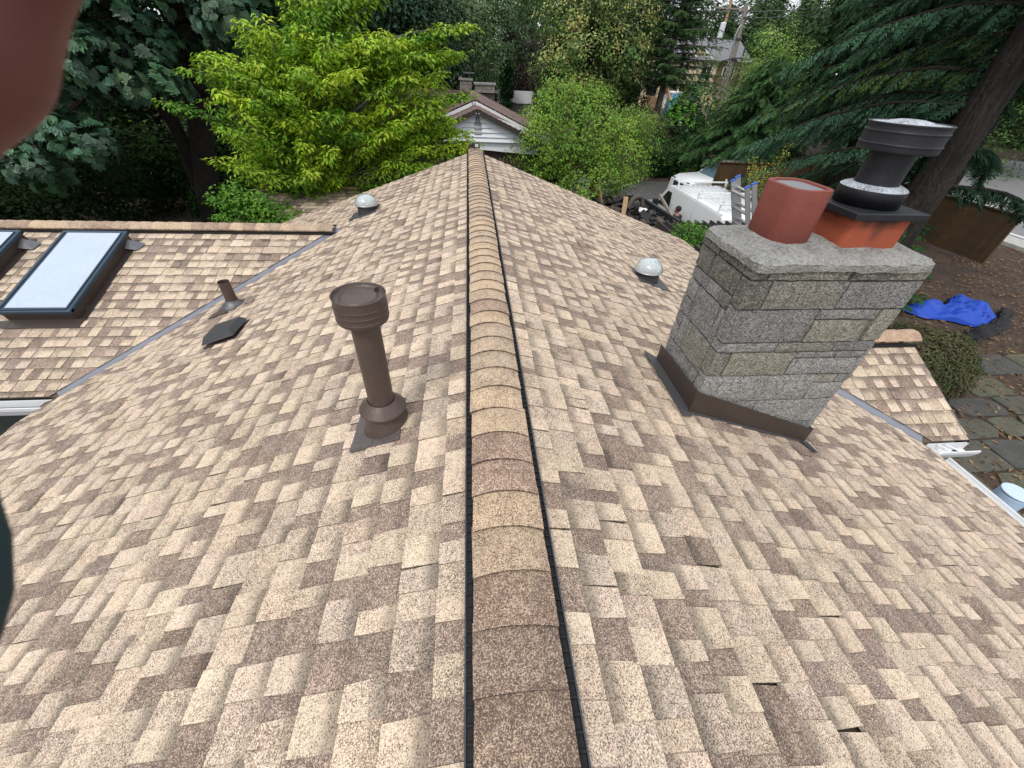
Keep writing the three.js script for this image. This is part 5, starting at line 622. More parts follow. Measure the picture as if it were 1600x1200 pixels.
function blobPlaces(blobs, per, o, seed) { // leaf clusters through the outer shell of ellipsoids, with gaps and clumps
  const f = rng(seed), out = [], { s = [0.8, 1.3], gap = 1.2, thr = -0.18, cA = [0.03, 0.07, 0.015], cB = [0.07, 0.14, 0.03], cC = null, patch = 0.6, up = 0.35, depth = 0.45, uneven = 0.3, low = -1 } = o;
  for (const [x, y, z, rx, ry, rz_] of blobs) {
    const rz = rz_ ?? (rx + ry) / 2, n = Math.ceil(per * 4.19 * Math.pow((Math.pow(rx * ry, 1.6) + Math.pow(rx * rz, 1.6) + Math.pow(ry * rz, 1.6)) / 3, 1 / 1.6) * 3 / 4.19);
    for (let i = 0; i < n; i++) {
      const u = rr(low, 1, f), a = f() * 6.283, h = Math.sqrt(1 - u * u), d = V(h * Math.cos(a), u, h * Math.sin(a));
      const rad = (1 - depth * f() * f()) * (1 + uneven * fbm(d.x * 1.7 + x, d.y * 1.7 + y, d.z * 1.7 + z)); const p = V(x + d.x * rx * rad, y + d.y * ry * rad, z + d.z * rz * rad);
      if (noise.noise(p.x * gap, p.y * gap * 1.5, p.z * gap) < thr) continue;
      let t = 0.5 + 0.7 * noise.noise(p.x * patch + 7, p.y * patch, p.z * patch) + rr(-0.25, 0.25, f) + 0.2 * u; t = Math.min(1, Math.max(0, t)); let c = lerp3(cA, cB, t);
      if (cC && noise.noise(p.x * patch * 1.7, p.y * patch * 1.7 + 31, p.z * patch * 1.7) + 0.25 * u > cC[1]) c = lerp3(c, cC[0], rr(0.4, 1, f));
      out.push({ p, y: d.clone().multiplyScalar(1 - up).add(V(0, up, 0)), s: rr(...s, f), c: c.map(v => v * rr(0.85, 1.15, f)) });
    }
  }
  return out;
}
function limbs(trunk, r0, r1, ends, seed, m = M.bark, rl = 0.3) { // trunk path and limbs from it towards the crown's parts
  const f = rng(seed), g = [tube(trunk, r0, r1, 10, 0.12)], c = new THREE.CatmullRomCurve3(trunk.map(va));
  for (const e of ends) { const t = Math.min(0.97, Math.max(0.3, rr(0.4, 0.95, f))), a = c.getPoint(t), b = va(e.slice(0, 3)), mid = a.clone().lerp(b, 0.5).add(V(rr(-0.2, 0.2, f), rr(0.0, 0.35, f), rr(-0.2, 0.2, f)).multiplyScalar(a.distanceTo(b) * 0.3)), r = (r0 + (r1 - r0) * t) * rl * 1.4; g.push(tube([a.toArray(), mid.toArray(), b.toArray()], r, r * 0.25, 6, 0.1)); }
  return g;
}
function tree(name, label, cat, { trunk, r = [0.2, 0.06], blobs, per, geo, look, m = LM, seed, bark = M.bark, group }) {
  const t = thing(name, label, cat, [0, 0, 0], group);
  if (trunk) part('trunk', join(limbs(trunk, r[0], r[1], blobs, seed, bark)), bark, t);
  crown(t, 'crown', geo, m, blobPlaces(blobs, per, look, seed)); return t;
}
const LC = { // leaf clusters by size of leaf
  small: leafCluster(9, 0.075, 0.020, 0.13, 0.1, 1), mid: leafCluster(10, 0.13, 0.038, 0.24, 0.15, 2), far: leafCluster(16, 0.19, 0.06, 0.42, 0.2, 3), farIn: leafCluster(14, 0.17, 0.05, 0.45, 0.2, 13), farBig: leafCluster(14, 0.26, 0.09, 0.65, 0.25, 4), maple: leafCluster(8, 0.22, 0.17, 0.26, 0.6, 5, 0.8, true), laurel: leafCluster(10, 0.17, 0.036, 0.16, -0.25, 6), droop: leafCluster(9, 0.10, 0.024, 0.16, 0.55, 8, 0.5), scale: leafCluster(12, 0.16, 0.03, 0.12, -0.9, 9), twig: leafCluster(14, 0.05, 0.010, 0.08, 0.0, 10),
};
{ // dark woodland behind everything: nobody could count it
  const wood = (label, blobs, per, look, geo, seed, m = LMdark) => { const im = crown(null, numbered('woodland'), geo, m, blobPlaces(blobs, per, look, seed)); im.userData = { label, category: 'woodland', kind: 'stuff' }; };
  const dark = []; const f = rng(201);
  for (let i = 0; i < 30; i++) dark.push([-40 + i * 1.28, rr(1.5, 9, f), -26 - rr(0, 6, f) + Math.abs(i - 15) * 0.1, rr(2.6, 4, f), rr(2.6, 4.2, f), 2.4]);
  for (let i = 0; i < 18; i++) dark.push([-26 + rr(-2, 2, f), rr(1, 11, f), -24 + i * 1.6, 2.6, rr(2.5, 4, f), 2.6]);
  for (let i = 0; i < 12; i++) dark.push([-15.5 + i * 0.9, rr(0.6, 1.8, f), -19 - rr(0, 2, f), 1.5, 1.5, 1.2]);
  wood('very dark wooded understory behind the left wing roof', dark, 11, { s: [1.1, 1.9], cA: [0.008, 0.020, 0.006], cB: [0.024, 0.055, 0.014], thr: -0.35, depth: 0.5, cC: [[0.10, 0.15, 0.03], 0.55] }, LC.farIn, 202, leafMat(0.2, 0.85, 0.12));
  const back = []; for (let i = 0; i < 40; i++) back.push([-30 + i * 2.4, rr(3, 9, f), -62 - rr(0, 10, f), rr(3.5, 5.5, f), rr(4, 6.5, f), 3]); for (let i = 0; i < 16; i++) back.push([62 + rr(-4, 4, f), rr(2, 8, f), -60 + i * 4, 4, rr(4, 6, f), 4]);
  wood('green mixed wood far beyond the neighbouring houses', back, 4.5, { s: [1.0, 1.9], cA: [0.03, 0.06, 0.026], cB: [0.09, 0.16, 0.05], thr: -0.5 }, LC.farBig, 203, leafMat(0.3, 0.8, 0.2));
  for (let i = 0; i < 34; i++) back.push([-24 + i * 2.2, rr(8, 13, f), -66 - rr(0, 8, f), 3.6, rr(2.5, 4, f), 2.5].map((v, k) => k === 1 && i > 24 && i < 29 ? v - 5 : v));
  const right = []; for (let i = 0; i < 34; i++) right.push([rr(24, 50, f), rr(5, 15, f), -26 - rr(0, 16, f), rr(2.4, 3.6, f), rr(2.4, 4, f), 2.4]); for (const b of right) if (b[0] < 31) { b[0] += 4; }
  wood('dark green wood behind the giant conifer and across the street', right, 6, { s: [1.0, 1.7], cA: [0.024, 0.052, 0.022], cB: [0.075, 0.14, 0.05], thr: -0.45 }, LC.farBig, 205, leafMat(0.25, 0.8, 0.2));
  const under = []; for (let i = 0; i < 26; i++) under.push([-24 + i * 0.82 + rr(-0.3, 0.3, f), rr(0.3, 1.5, f), -14.6 - rr(0, 4.5, f), rr(1.0, 1.6, f), rr(0.8, 1.4, f), 1.2]); for (let i = 0; i < 10; i++) under.push([-9.5 + i * 0.55, rr(0.3, 0.9, f), -16.5 - rr(0, 2, f), 1.1, 0.9, 1]);
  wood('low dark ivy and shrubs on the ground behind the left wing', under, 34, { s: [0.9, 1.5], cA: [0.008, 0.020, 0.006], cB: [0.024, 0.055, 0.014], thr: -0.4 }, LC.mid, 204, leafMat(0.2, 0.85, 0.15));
}
// left: big-leaved maple with dark limbs
{
  const B = [[-9.29, 5.65, -14, 1.43, 0.89], [-8.87, 4.82, -13.5, 1.38, 0.62], [-8.42, 5.62, -15, 1.38, 1.0], [-10.86, 3.46, -13, 0.92, 0.6], [-11.38, 2.8, -12.5, 0.75, 0.6], [-10.22, 3.2, -13, 0.68, 0.4], [-5.93, 6.1, -14.5, 1.33, 0.67], [-5.31, 5.56, -15, 0.89, 0.71], [-10.77, 5.22, -13.5, 1.24, 1.5], [-10.5, 7.8, -14.5, 2.6, 1.5, 2.6], [-7, 8.2, -15, 2.8, 1.6, 2.8], [-13.5, 6.0, -13.5, 2.0, 2.2, 2.4], [-4.6, 7.9, -16.5, 2.2, 1.4, 2.4], [-9, 9.6, -16, 4.5, 1.6, 4.5], [-7.5, 5.9, -17.5, 1.6, 1.0], [-12.4, 4.0, -15.5, 1.2, 0.8]];  // topmost blobs are out of view, put in to shade the understory
  const t = thing('maple_tree', 'large maple with broad blue green leaves and dark forked trunk behind the left wing', 'tree');
  const T = [[-9.75, 0, -16], [-9.15, 2.2, -16], [-8.8, 3.35, -16], [-8.3, 5.2, -16], [-7.8, 7, -16], [-7.3, 9.5, -16]];
  part('trunk', join(tube(T, 0.42, 0.16, 12, 0.1), tube([[-9.9, 0, -16.3], [-9.7, 2.0, -16.1], [-9.5, 3.4, -15.8], [-9.9, 4.9, -15.4], [-10.6, 6.4, -15]], 0.26, 0.12, 10, 0.1), tube([[-8.85, 3.2, -16], [-8.72, 4.5, -15.8], [-8.95, 5.2, -15.4], [-9.4, 6.2, -14.6]], 0.17, 0.07, 8, 0.1), tube([[-8.4, 4.8, -16], [-7.4, 6.0, -15.6], [-6.0, 6.5, -15]], 0.14, 0.05, 8, 0.1), ...limbs(T, 0.01, 0.01, [], 5), ...B.map((b, i) => tube([[-8.9 + (i % 3) * 0.4, 4 + (i % 4) * 0.8, -16], [(b[0] - 8.6) / 2, (b[1] + 5.2) / 2 + 0.3, (b[2] - 16) / 2], b.slice(0, 3)], 0.07, 0.02, 6))), M.bark, t);
  crown(t, 'crown', LC.maple, leafMat(0.2, 0.42), blobPlaces(B, 21, { s: [0.75, 1.2], cA: [0.05, 0.115, 0.065], cB: [0.135, 0.26, 0.145], cC: [[0.20, 0.32, 0.05], 0.62], gap: 1.1, thr: -0.12, up: 0.5, depth: 0.6, uneven: 0.35 }, 211));
}
// bright yellow green tree with layered branches
function sprayTree(t, base, hull, nBranch, o, seed) {
  const f = rng(seed), wood = [], P = [], tot = hull.reduce((s, h) => s + h[3] * h[4], 0);
  const trunkAt = y => V(base[0] + 0.18 * (y - base[1]) * 0.6, Math.min(y, base[3]), base[2]);
  for (const h of hull) { const n = Math.round(nBranch * h[3] * h[4] / tot);
    for (let i = 0; i < n; i++) {
      const u = rr(-0.75, 1, f), a = f() * 6.283, w = Math.sqrt(1 - u * u), rad = rr(0.45, 1.12, f); const end = V(h[0] + w * Math.cos(a) * h[3] * rad, h[1] + u * h[4] * rad * 0.95, h[2] + w * Math.sin(a) * (h[5] ?? h[3] * 0.8) * rad);
      const st = trunkAt(Math.max(base[1] + 0.6, end.y - rr(0.6, 1.9, f))), L = st.distanceTo(end), mid = st.clone().lerp(end, 0.55).add(V(0, L * rr(0.06, 0.16, f), 0)); const cv = new THREE.QuadraticBezierCurve3(st, mid, end);
      wood.push(tube([st.toArray(), cv.getPoint(0.5).toArray(), end.toArray()], 0.016 + 0.006 * L, 0.004, 5));
      const dir = cv.getTangent(1); dir.y = 0; dir.normalize(); const sd = V(-dir.z, 0, dir.x), reach = Math.min(L * 0.65, rr(0.9, 1.7, f)), m = Math.ceil(reach / 0.075), tone = rr(0, 1, f);
      for (let k = 0; k < m; k++) { const q = cv.getPoint(1 - (k / m) * reach / L), wd = o.wid * Math.pow((k + 0.5) / m, 0.6) * rr(0.5, 1.1, f); for (let s = 0; s < o.lay; s++) { const x = rr(-1, 1, f) * wd, p = q.clone().addScaledVector(sd, x).addScaledVector(dir, rr(-0.06, 0.06, f)); p.y -= 0.10 * Math.abs(x) / o.wid + rr(0, 0.06, f); const top = (p.y - (h[1] - h[4])) / (2 * h[4]); const c = lerp3(o.cA, o.cB, Math.min(1, Math.max(0, 0.55 * tone + 0.42 * top + rr(-0.15, 0.2, f)))); P.push({ p, y: V(rr(-0.3, 0.3, f) + sd.x * x, 0.8, rr(-0.3, 0.3, f) + sd.z * x), s: rr(0.75, 1.2, f), c: c.map(v => v * rr(0.88, 1.12, f)) }); } }
    } }
  return { wood, P };
}
{
  const hull = [[-2.73, 4.89, -10.3, 2.0, 1.1, 1.6], [-4.0, 3.78, -10, 1.35, 1.05, 1.3], [-1.88, 4.03, -10.4, 1.4, 1.0, 1.3], [-1.3, 5.2, -10.6, 1.05, 0.62, 1.0], [-3.14, 5.45, -10.6, 1.25, 0.5, 1.2], [-4.75, 4.5, -10, 0.8, 0.42, 0.8], [-0.5, 5.42, -10.6, 0.5, 0.28, 0.5], [-2.27, 3.24, -10.5, 1.2, 0.5, 0.9], [-4.25, 3.45, -9.9, 0.6, 0.4, 0.6], [-4.85, 5.05, -10.2, 0.55, 0.34, 0.6], [-0.95, 4.16, -10.7, 0.75, 0.55, 0.7], [-4.5, 3.3, -9.8, 0.6, 0.3, 0.5], [-2.6, 6.15, -10.7, 1.3, 0.35, 1.0], [0.05, 5.75, -10.7, 0.35, 0.14, 0.3], [0.0, 5.35, -10.7, 0.4, 0.16, 0.3], [-0.35, 4.75, -10.8, 0.5, 0.2, 0.4], [-0.3, 3.8, -10.8, 0.62, 0.42, 0.5], [-0.15, 3.5, -10.9, 0.5, 0.3, 0.4], [-0.6, 4.35, -10.8, 0.5, 0.3, 0.4], [-5.3, 4.9, -10.1, 0.4, 0.15, 0.4], [-5.5, 4.45, -9.9, 0.45, 0.12, 0.4]];
  const t = thing('bright_tree', 'bright yellow green tree with layered drooping leaves over the left of the ridge', 'tree');
  const { wood, P } = sprayTree(t, [-3.75, 1.6, -10.4, 5.4], hull, 330, { wid: 0.31, lay: 2, cA: [0.11, 0.29, 0.02], cB: [0.60, 0.76, 0.055] }, 221);
  part('trunk', join(tube([[-4.1, 0, -10.4], [-3.85, 2.2, -10.4], [-3.5, 3.6, -10.4], [-3.2, 5.6, -10.4]], 0.17, 0.05, 10, 0.1), tube([[-3.85, 2.2, -10.4], [-3.0, 3.6, -10.5], [-2.0, 4.8, -10.5]], 0.10, 0.03, 8), tube([[-3.8, 2.6, -10.4], [-4.4, 3.7, -10.2], [-4.9, 4.6, -10.1]], 0.07, 0.02, 8), wood), M.barkGrey, t);
  crown(t, 'crown', LC.droop, leafMat(0.42, 0.5), P);
  const t2 = thing('shrub', 'small bright green shrub peeking over the left wing ridge', 'shrub');
  const s2 = sprayTree(t2, [-4.6, 1.2, -8.8, 2.9], [[-4.45, 2.72, -8.75, 0.75, 0.45, 0.6], [-4.88, 2.98, -8.8, 0.34, 0.33, 0.4]], 70, { wid: 0.26, lay: 2, cA: [0.08, 0.23, 0.02], cB: [0.22, 0.44, 0.05] }, 222);
  part('trunk', join(tube([[-4.6, 0, -8.9], [-4.6, 1.5, -8.8], [-4.55, 2.7, -8.8]], 0.06, 0.02, 7), s2.wood), M.bark, t2); crown(t2, 'crown', LC.droop, leafMat(0.35, 0.5), s2.P.map(q => ({ ...q, s: q.s * 0.8 })));
}
// middle distance
tree('dark_evergreen', 'dark blue green evergreen tree rising behind the bright yellow green tree', 'tree', { trunk: [[-4, 0, -26], [-4, 5, -26], [-3.8, 10, -26]], r: [0.35, 0.12], blobs: [[-3.31, 6.81, -26, 2.9, 2.1], [-5.3, 5.6, -26, 1.9, 1.9], [-4.4, 9, -26, 3.4, 2], [-1.9, 5.0, -27, 1.8, 1.3]], per: 18, geo: LC.far, look: { cA: [0.02, 0.05, 0.03], cB: [0.05, 0.10, 0.06], gap: 0.8, thr: -0.12 }, m: LMdark, seed: 231 });
tree('ash_tree', 'tall grey green tree behind the grey roofed house', 'tree', { trunk: [[0.4, 0, -36], [0.2, 4, -36], [0.4, 9, -36]], r: [0.3, 0.1], blobs: [[0.46, 6.31, -35, 3.5, 2.6], [-1.58, 7.6, -35, 2.9, 2.6], [-0.47, 4.27, -34.5, 2.2, 1.5]], per: 16, geo: LC.far, look: { s: [0.7, 1.1], cA: [0.065, 0.115, 0.05], cB: [0.17, 0.25, 0.11], gap: 0.9, thr: -0.08, uneven: 0.45 }, seed: 232, bark: M.barkGrey });
tree('ash_tree', 'light green tree between the grey green ash and the olive maple', 'tree', { trunk: [[3.2, 0, -39], [3.2, 5, -39], [3.1, 10, -39]], r: [0.28, 0.1], blobs: [[3.21, 7.16, -38, 2.2, 2.7], [1.89, 9.3, -39, 3.6, 2.4], [5.0, 9.5, -39, 2.4, 2.2]], per: 16, geo: LC.far, look: { s: [0.7, 1.1], cA: [0.05, 0.115, 0.035], cB: [0.13, 0.24, 0.07], gap: 0.9, thr: -0.1 }, seed: 233 });
tree('plum_tree', 'dark purple leaved plum tree behind the white wall', 'tree', { trunk: [[4.2, 0, -38], [4.1, 3, -38], [4, 6, -38]], r: [0.2, 0.06], blobs: [[4.13, 5.0, -37, 1.35, 2.6], [3.4, 6.1, -37.5, 0.95, 1.2], [4.35, 3.5, -36.5, 1.3, 1.1], [3.2, 3.9, -37, 0.9, 1.1]], per: 18, geo: LC.far, look: { s: [0.6, 1], cA: [0.022, 0.012, 0.018], cB: [0.065, 0.032, 0.05], thr: -0.3 }, m: LMdark, seed: 234 });
tree('cypress', 'narrow dark green column cypress in front of the white wall', 'tree', { trunk: [[2.6, 0, -33], [2.6, 4.4, -33]], r: [0.1, 0.03], blobs: [[2.58, 2.6, -33, 0.42, 1.5], [2.6, 3.9, -33, 0.36, 1.0], [2.5, 4.6, -33, 0.2, 0.7], [2.75, 4.4, -33, 0.16, 0.6]], per: 70, geo: LC.scale, look: { s: [0.9, 1.5], cA: [0.014, 0.045, 0.016], cB: [0.035, 0.095, 0.03], thr: -0.6, up: 0.75 }, m: LMdark, seed: 235 });
tree('olive_maple', 'big rounded maple with olive yellow seed clusters in the middle', 'tree', { trunk: [[7.4, 0, -30.5], [7.3, 3, -30.5], [7.4, 8, -30.5]], r: [0.35, 0.1], blobs: [[6.4, 7.3, -30, 2.2, 2.2], [7.49, 5.46, -29, 3.1, 2.3], [5.25, 4.8, -29, 1.6, 1.8], [9.6, 6.56, -30, 1.6, 2.4], [8, 8.6, -30.5, 2.6, 1.8], [6.6, 3.6, -29.2, 2.2, 1.2]], per: 24, geo: LC.far, look: { s: [0.65, 1.05], cA: [0.05, 0.10, 0.022], cB: [0.15, 0.23, 0.05], cC: [[0.46, 0.46, 0.15], 0.24], patch: 0.75, gap: 0.95, thr: -0.14, uneven: 0.25 }, seed: 236 });
tree('dark_maple', 'dark green tree between the olive maple and the pine', 'tree', { trunk: [[10.3, 0, -31.5], [10.3, 5, -31.5]], r: [0.2, 0.08], blobs: [[10.33, 4.4, -31, 2.0, 1.9], [9.4, 3.2, -30.6, 1.6, 1.2], [10.2, 7.2, -32.5, 2, 2]], per: 16, geo: LC.far, look: { s: [0.7, 1.1], cA: [0.022, 0.055, 0.02], cB: [0.06, 0.12, 0.04], thr: -0.25 }, m: LMdark, seed: 237 });
tree('light_tree', 'fresh light green tree right of the utility pole', 'tree', { trunk: [[23.6, 0, -38], [23.6, 6, -38]], r: [0.2, 0.06], blobs: [[23.9, 6.5, -38, 1.9, 2.1], [23.2, 5.0, -38, 1.7, 2.0], [24.9, 5.1, -37, 1.9, 2.6], [24.3, 3.0, -37, 2.2, 1.8]], per: 16, geo: LC.far, look: { s: [0.55, 0.95], cA: [0.09, 0.20, 0.04], cB: [0.24, 0.38, 0.08], thr: -0.2 }, seed: 238 });
tree('birch_tree', 'loose leafy tree partly hiding the cream house beside the pole', 'tree', { trunk: [[24.0, 0, -42], [24.0, 4, -42], [23.8, 7, -42]], r: [0.14, 0.05], blobs: [[24.2, 5.3, -42, 1.1, 0.9], [23.2, 4.6, -42, 0.9, 0.8], [24.0, 3.6, -42, 1.4, 0.9], [21.6, 5.6, -43, 0.8, 0.8], [20.4, 4.4, -43, 0.8, 0.7]], per: 22, geo: LC.far, look: { s: [0.5, 0.9], cA: [0.06, 0.10, 0.03], cB: [0.17, 0.24, 0.07], thr: -0.05, gap: 1.2 }, seed: 256 });
tree('round_bush', 'large rounded fresh green bush just right of the far ridge end', 'bush', { trunk: [[3.9, 0, -16.8], [3.9, 1.5, -16.8], [3.9, 3.6, -16.7]], r: [0.12, 0.03], blobs: [[3.88, 3.45, -16.5, 1.9, 1.35, 1.5], [5.48, 2.83, -16.5, 1.45, 1.3, 1.3], [2.77, 2.86, -16.5, 1.2, 1.1, 1.1], [4.57, 1.75, -16.2, 1.9, 0.95, 1.3], [3.25, 4.2, -16.8, 0.85, 0.7], [4.4, 4.5, -16.8, 0.6, 0.4], [6.2, 3.6, -16.8, 0.7, 0.55]], per: 190, geo: LC.small, look: { s: [0.8, 1.5], cA: [0.10, 0.23, 0.03], cB: [0.30, 0.47, 0.06], cC: [[0.26, 0.25, 0.07], 0.5], gap: 1.9, thr: -0.2, patch: 1.1, uneven: 0.42, depth: 0.5 }, m: leafMat(0.36, 0.5), seed: 239, bark: M.barkGrey });
tree('hedge', 'low bright green hedge under the white wall', 'hedge', { blobs: [[3.2, 2.05, -30, 0.9, 0.6], [4.0, 2.2, -30, 1.0, 0.65], [5.0, 2.15, -30, 0.9, 0.6], [4.2, 1.5, -30, 1.7, 0.9]], per: 40, geo: LC.mid, look: { cA: [0.035, 0.10, 0.02], cB: [0.08, 0.19, 0.04], thr: -0.4 }, seed: 240 });
tree('yellow_shrub', 'small pale yellow flowering shrub at the brown roof corner', 'shrub', { blobs: [[2.95, 2.9, -24, 0.45, 0.34], [3.1, 2.3, -24, 0.6, 0.5]], per: 90, geo: LC.small, look: { cA: [0.28, 0.30, 0.08], cB: [0.5, 0.48, 0.18], thr: -0.5 }, seed: 241 });
tree('rhododendron', 'olive brown rhododendron between the round bush and the laurel', 'shrub', { trunk: [[9.3, 0, -24.2], [9.3, 2.6, -24.2]], r: [0.1, 0.03], blobs: [[9.05, 3.1, -24, 1.1, 1.0], [9.7, 2.3, -24, 1.05, 1.1], [8.4, 2.0, -24.2, 1.1, 1.2]], per: 40, geo: LC.mid, look: { s: [0.6, 1], cA: [0.05, 0.085, 0.024], cB: [0.14, 0.19, 0.055], cC: [[0.26, 0.21, 0.09], 0.2], thr: -0.25, patch: 1.4 }, m: LMdark, seed: 242 });
tree('laurel', 'tall glossy laurel with bright green top behind the parked cars', 'shrub', { trunk: [[13.4, 0, -27], [13.4, 3, -27]], r: [0.14, 0.04], blobs: [[12.58, 1.9, -27, 1.45, 2.2], [13.5, 3.1, -27, 1.45, 1.6], [14.4, 1.5, -26, 2.0, 1.7], [11.6, 1.0, -26.6, 0.9, 1.2]], per: 42, geo: LC.laurel, look: { s: [0.9, 1.5], cA: [0.014, 0.05, 0.012], cB: [0.045, 0.13, 0.026], cC: [[0.13, 0.33, 0.02], 0.34], thr: -0.35, patch: 0.7 }, m: leafMat(0.2, 0.35), seed: 243 });
tree('street_tree', 'leafy dark green tree by the street at the right edge', 'tree', { trunk: [[25.3, 0, -20], [25.2, 3, -20], [25, 5.5, -20]], r: [0.14, 0.04], blobs: [[24.9, 4.6, -20, 2.0, 1.9], [27.6, 3.4, -20, 2.2, 1.7], [25.9, 2.7, -20, 1.3, 1.0], [27, 6, -21, 3, 1.8]], per: 13, geo: LC.mid, look: { s: [0.9, 1.5], cA: [0.03, 0.085, 0.014], cB: [0.10, 0.19, 0.03], gap: 0.9, thr: 0.0 }, seed: 244 });
tree('dry_bush', 'round brownish clipped bush beside the right wing roof', 'bush', { blobs: [[10.15, 0.35, -6.25, 1.0, 0.75, 1.0]], per: 1000, geo: LC.twig, look: { s: [0.9, 1.7], cA: [0.045, 0.045, 0.022], cB: [0.125, 0.115, 0.058], cC: [[0.06, 0.10, 0.03], 0.35], thr: -0.45, depth: 0.25, uneven: 0.2, patch: 2, gap: 2.5 }, m: leafMat(0.1, 0.9), seed: 245 });
tree('pergola_shrub', 'small bright green shrub growing through the pergola rafters', 'shrub', { trunk: [[5.25, 0, -9], [5.25, 2, -9]], r: [0.05, 0.02], blobs: [[5.22, 2.2, -9, 0.4, 0.32, 0.4], [5.0, 1.85, -8.7, 0.42, 0.35], [5.6, 2.0, -9.2, 0.35, 0.3], [5.3, 1.5, -8.5, 0.5, 0.5]], per: 420, geo: LC.small, look: { s: [0.6, 1.05], cA: [0.06, 0.19, 0.016], cB: [0.16, 0.36, 0.035], thr: -0.3, patch: 2 }, m: leafMat(0.36, 0.5), seed: 246 });
{
  const t = thing('sapling', 'slender yellow green sapling in front of the brown fence by the ladder', 'sapling'), f = rng(247), wood = [tube([[9.6, 0, -13.2], [9.6, 1.5, -13.1], [9.5, 2.6, -13]], 0.03, 0.015, 6)], P = [];
  for (const e of [[9.32, 3.08, -13], [8.74, 3.25, -13], [9.75, 3.45, -13], [9.05, 2.75, -13], [9.95, 2.95, -13.1], [9.35, 2.4, -12.9], [9.9, 3.75, -13.1], [8.95, 3.0, -12.8]]) { wood.push(tube([[9.55, 1.7, -13.1], [(9.55 + e[0]) / 2, (1.9 + e[1]) / 2, -13.05], e], 0.014, 0.004, 5)); for (let k = 0; k < 17; k++) { const u = 1 - 0.6 * k / 17, p = V(9.55 + (e[0] - 9.55) * u, 1.8 + (e[1] - 1.8) * u, -13.05 + (e[2] + 13.05) * u).add(V(rr(-0.1, 0.1, f), rr(-0.06, 0.06, f), rr(-0.1, 0.1, f))); P.push({ p, y: V(rr(-0.4, 0.4, f), 1, rr(-0.4, 0.4, f)), s: rr(0.6, 0.95, f), c: lerp3([0.2, 0.3, 0.03], [0.55, 0.56, 0.09], f()) }); } }
  part('trunk', join(wood), M.barkGrey, t); crown(t, 'crown', LC.small, leafMat(0.4, 0.5), P);
}
// ---------- conifers ----------
const SPR = [needleSpray(1), needleSpray(2, 11, 0.4), needleSpray(3, 9, 0.15)];
function conifer(name, label, o) {
  const { x, z, h, r0, n, len, seed, y0 = 1, rise = 0.15, sag = 0.5, cA, cB, tip = 1, step = 0.16, spray = 0.55, hang = 0.6, group, skip, bark = M.bark, tipC = 0.35 } = o, f = rng(seed), t = thing(name, label, 'tree', [0, 0, 0], group), wood = [tube([[x, 0, z], [x + rr(-0.1, 0.1, f), h * 0.5, z], [x, h, z]], r0, 0.03, 16, 0.06)], P = [];
  for (let i = 0; i < n; i++) {
    const u = (i + f()) / n, y = y0 + (h - y0) * Math.pow(u, 1.15), a = i * 2.39996 + rr(-0.3, 0.3, f), L = len * Math.pow(1 - u, 0.75) * rr(0.72, 1.1, f) + 0.25, dir = V(Math.cos(a), 0, Math.sin(a)), side = V(-dir.z, 0, dir.x); if (skip && skip(y, dir, L)) continue;
    const at = s => V(x, y, z).addScaledVector(dir, r0 * 0.3 + L * s).add(V(0, L * (rise * s - sag * s * s + 0.10 * s * s * s), 0)).addScaledVector(side, 0.06 * L * Math.sin(s * 4 + i));
    if (L > 0.8) wood.push(tube([at(0), at(0.35), at(0.7), at(1)].map(v => v.toArray()), 0.014 + 0.011 * L, 0.006, 5));
    const m = Math.max(3, Math.ceil(L / step)), tone = rr(0, 1, f), olive = o.olive && f() < 0.14;
    for (let k = 0; k < m; k++) { const s = 0.05 + 0.95 * (k + f() * 0.6) / m, p = at(s), d = at(Math.min(1.02, s + 0.03)).sub(p).normalize(); for (const sg of [-1, 1]) { const dd = d.clone().multiplyScalar(rr(0.45, 1, f)).addScaledVector(side, sg * rr(0.35, 0.95, f) * tip).add(V(0, -hang * rr(0.1, 0.9, f), 0)); const c = lerp3(olive && k % 3 ? [0.035, 0.06, 0.018] : cA, olive && k % 3 ? [0.11, 0.17, 0.05] : cB, Math.min(1, Math.max(0, 0.35 * tone + tipC * s + rr(-0.2, 0.25, f)))); P.push({ p, x: dd, roll: rr(-0.5, 0.5, f), s: spray * rr(0.65, 1.2, f) * (1.05 - 0.45 * s), c }); } if (k % 2 === 0) P.push({ p, x: V(d.x * 0.3, -1, d.z * 0.3), roll: f() * 6, s: spray * rr(0.5, 1.0, f), c: cA }); }
    P.push({ p: at(0.97), x: at(1.02).sub(at(0.97)), roll: 0, s: spray * 0.8, c: cB });
  }
  part('trunk', join(wood), bark, t);
  const by = [[], [], []]; P.forEach((q, i) => by[i % 3].push(q)); by.forEach((ps, i) => ps.length && crown(t, 'crown', SPR[i], LMneedle, ps)); return t;
}
conifer('giant_conifer', 'huge dark conifer with thick bare trunk and drooping boughs at the right edge', { x: 13.15, z: -11, h: 23, r0: 0.50, n: 200, len: 4.9, y0: 3.0, seed: 251, cA: [0.024, 0.062, 0.034], cB: [0.095, 0.20, 0.115], step: 0.125, spray: 0.66, hang: 1.0, sag: 0.5, rise: 0.12, tipC: 0.5, olive: true, bark: M.barkDeep, skip: (y, d, L) => y < 8.5 && (-0.77 * d.x + 0.64 * d.z > 0.62 || (d.z > 0.2 && d.x > -0.5) && y < 6.5) });
conifer('spruce', 'dark green spruce with dense layered boughs over the brown fence', { x: 15.2, z: -23.4, h: 5.9, r0: 0.18, n: 120, len: 3.6, y0: 2.0, seed: 252, cA: [0.026, 0.07, 0.024], cB: [0.095, 0.195, 0.065], step: 0.17, spray: 0.75, hang: 0.7, sag: 0.4 });
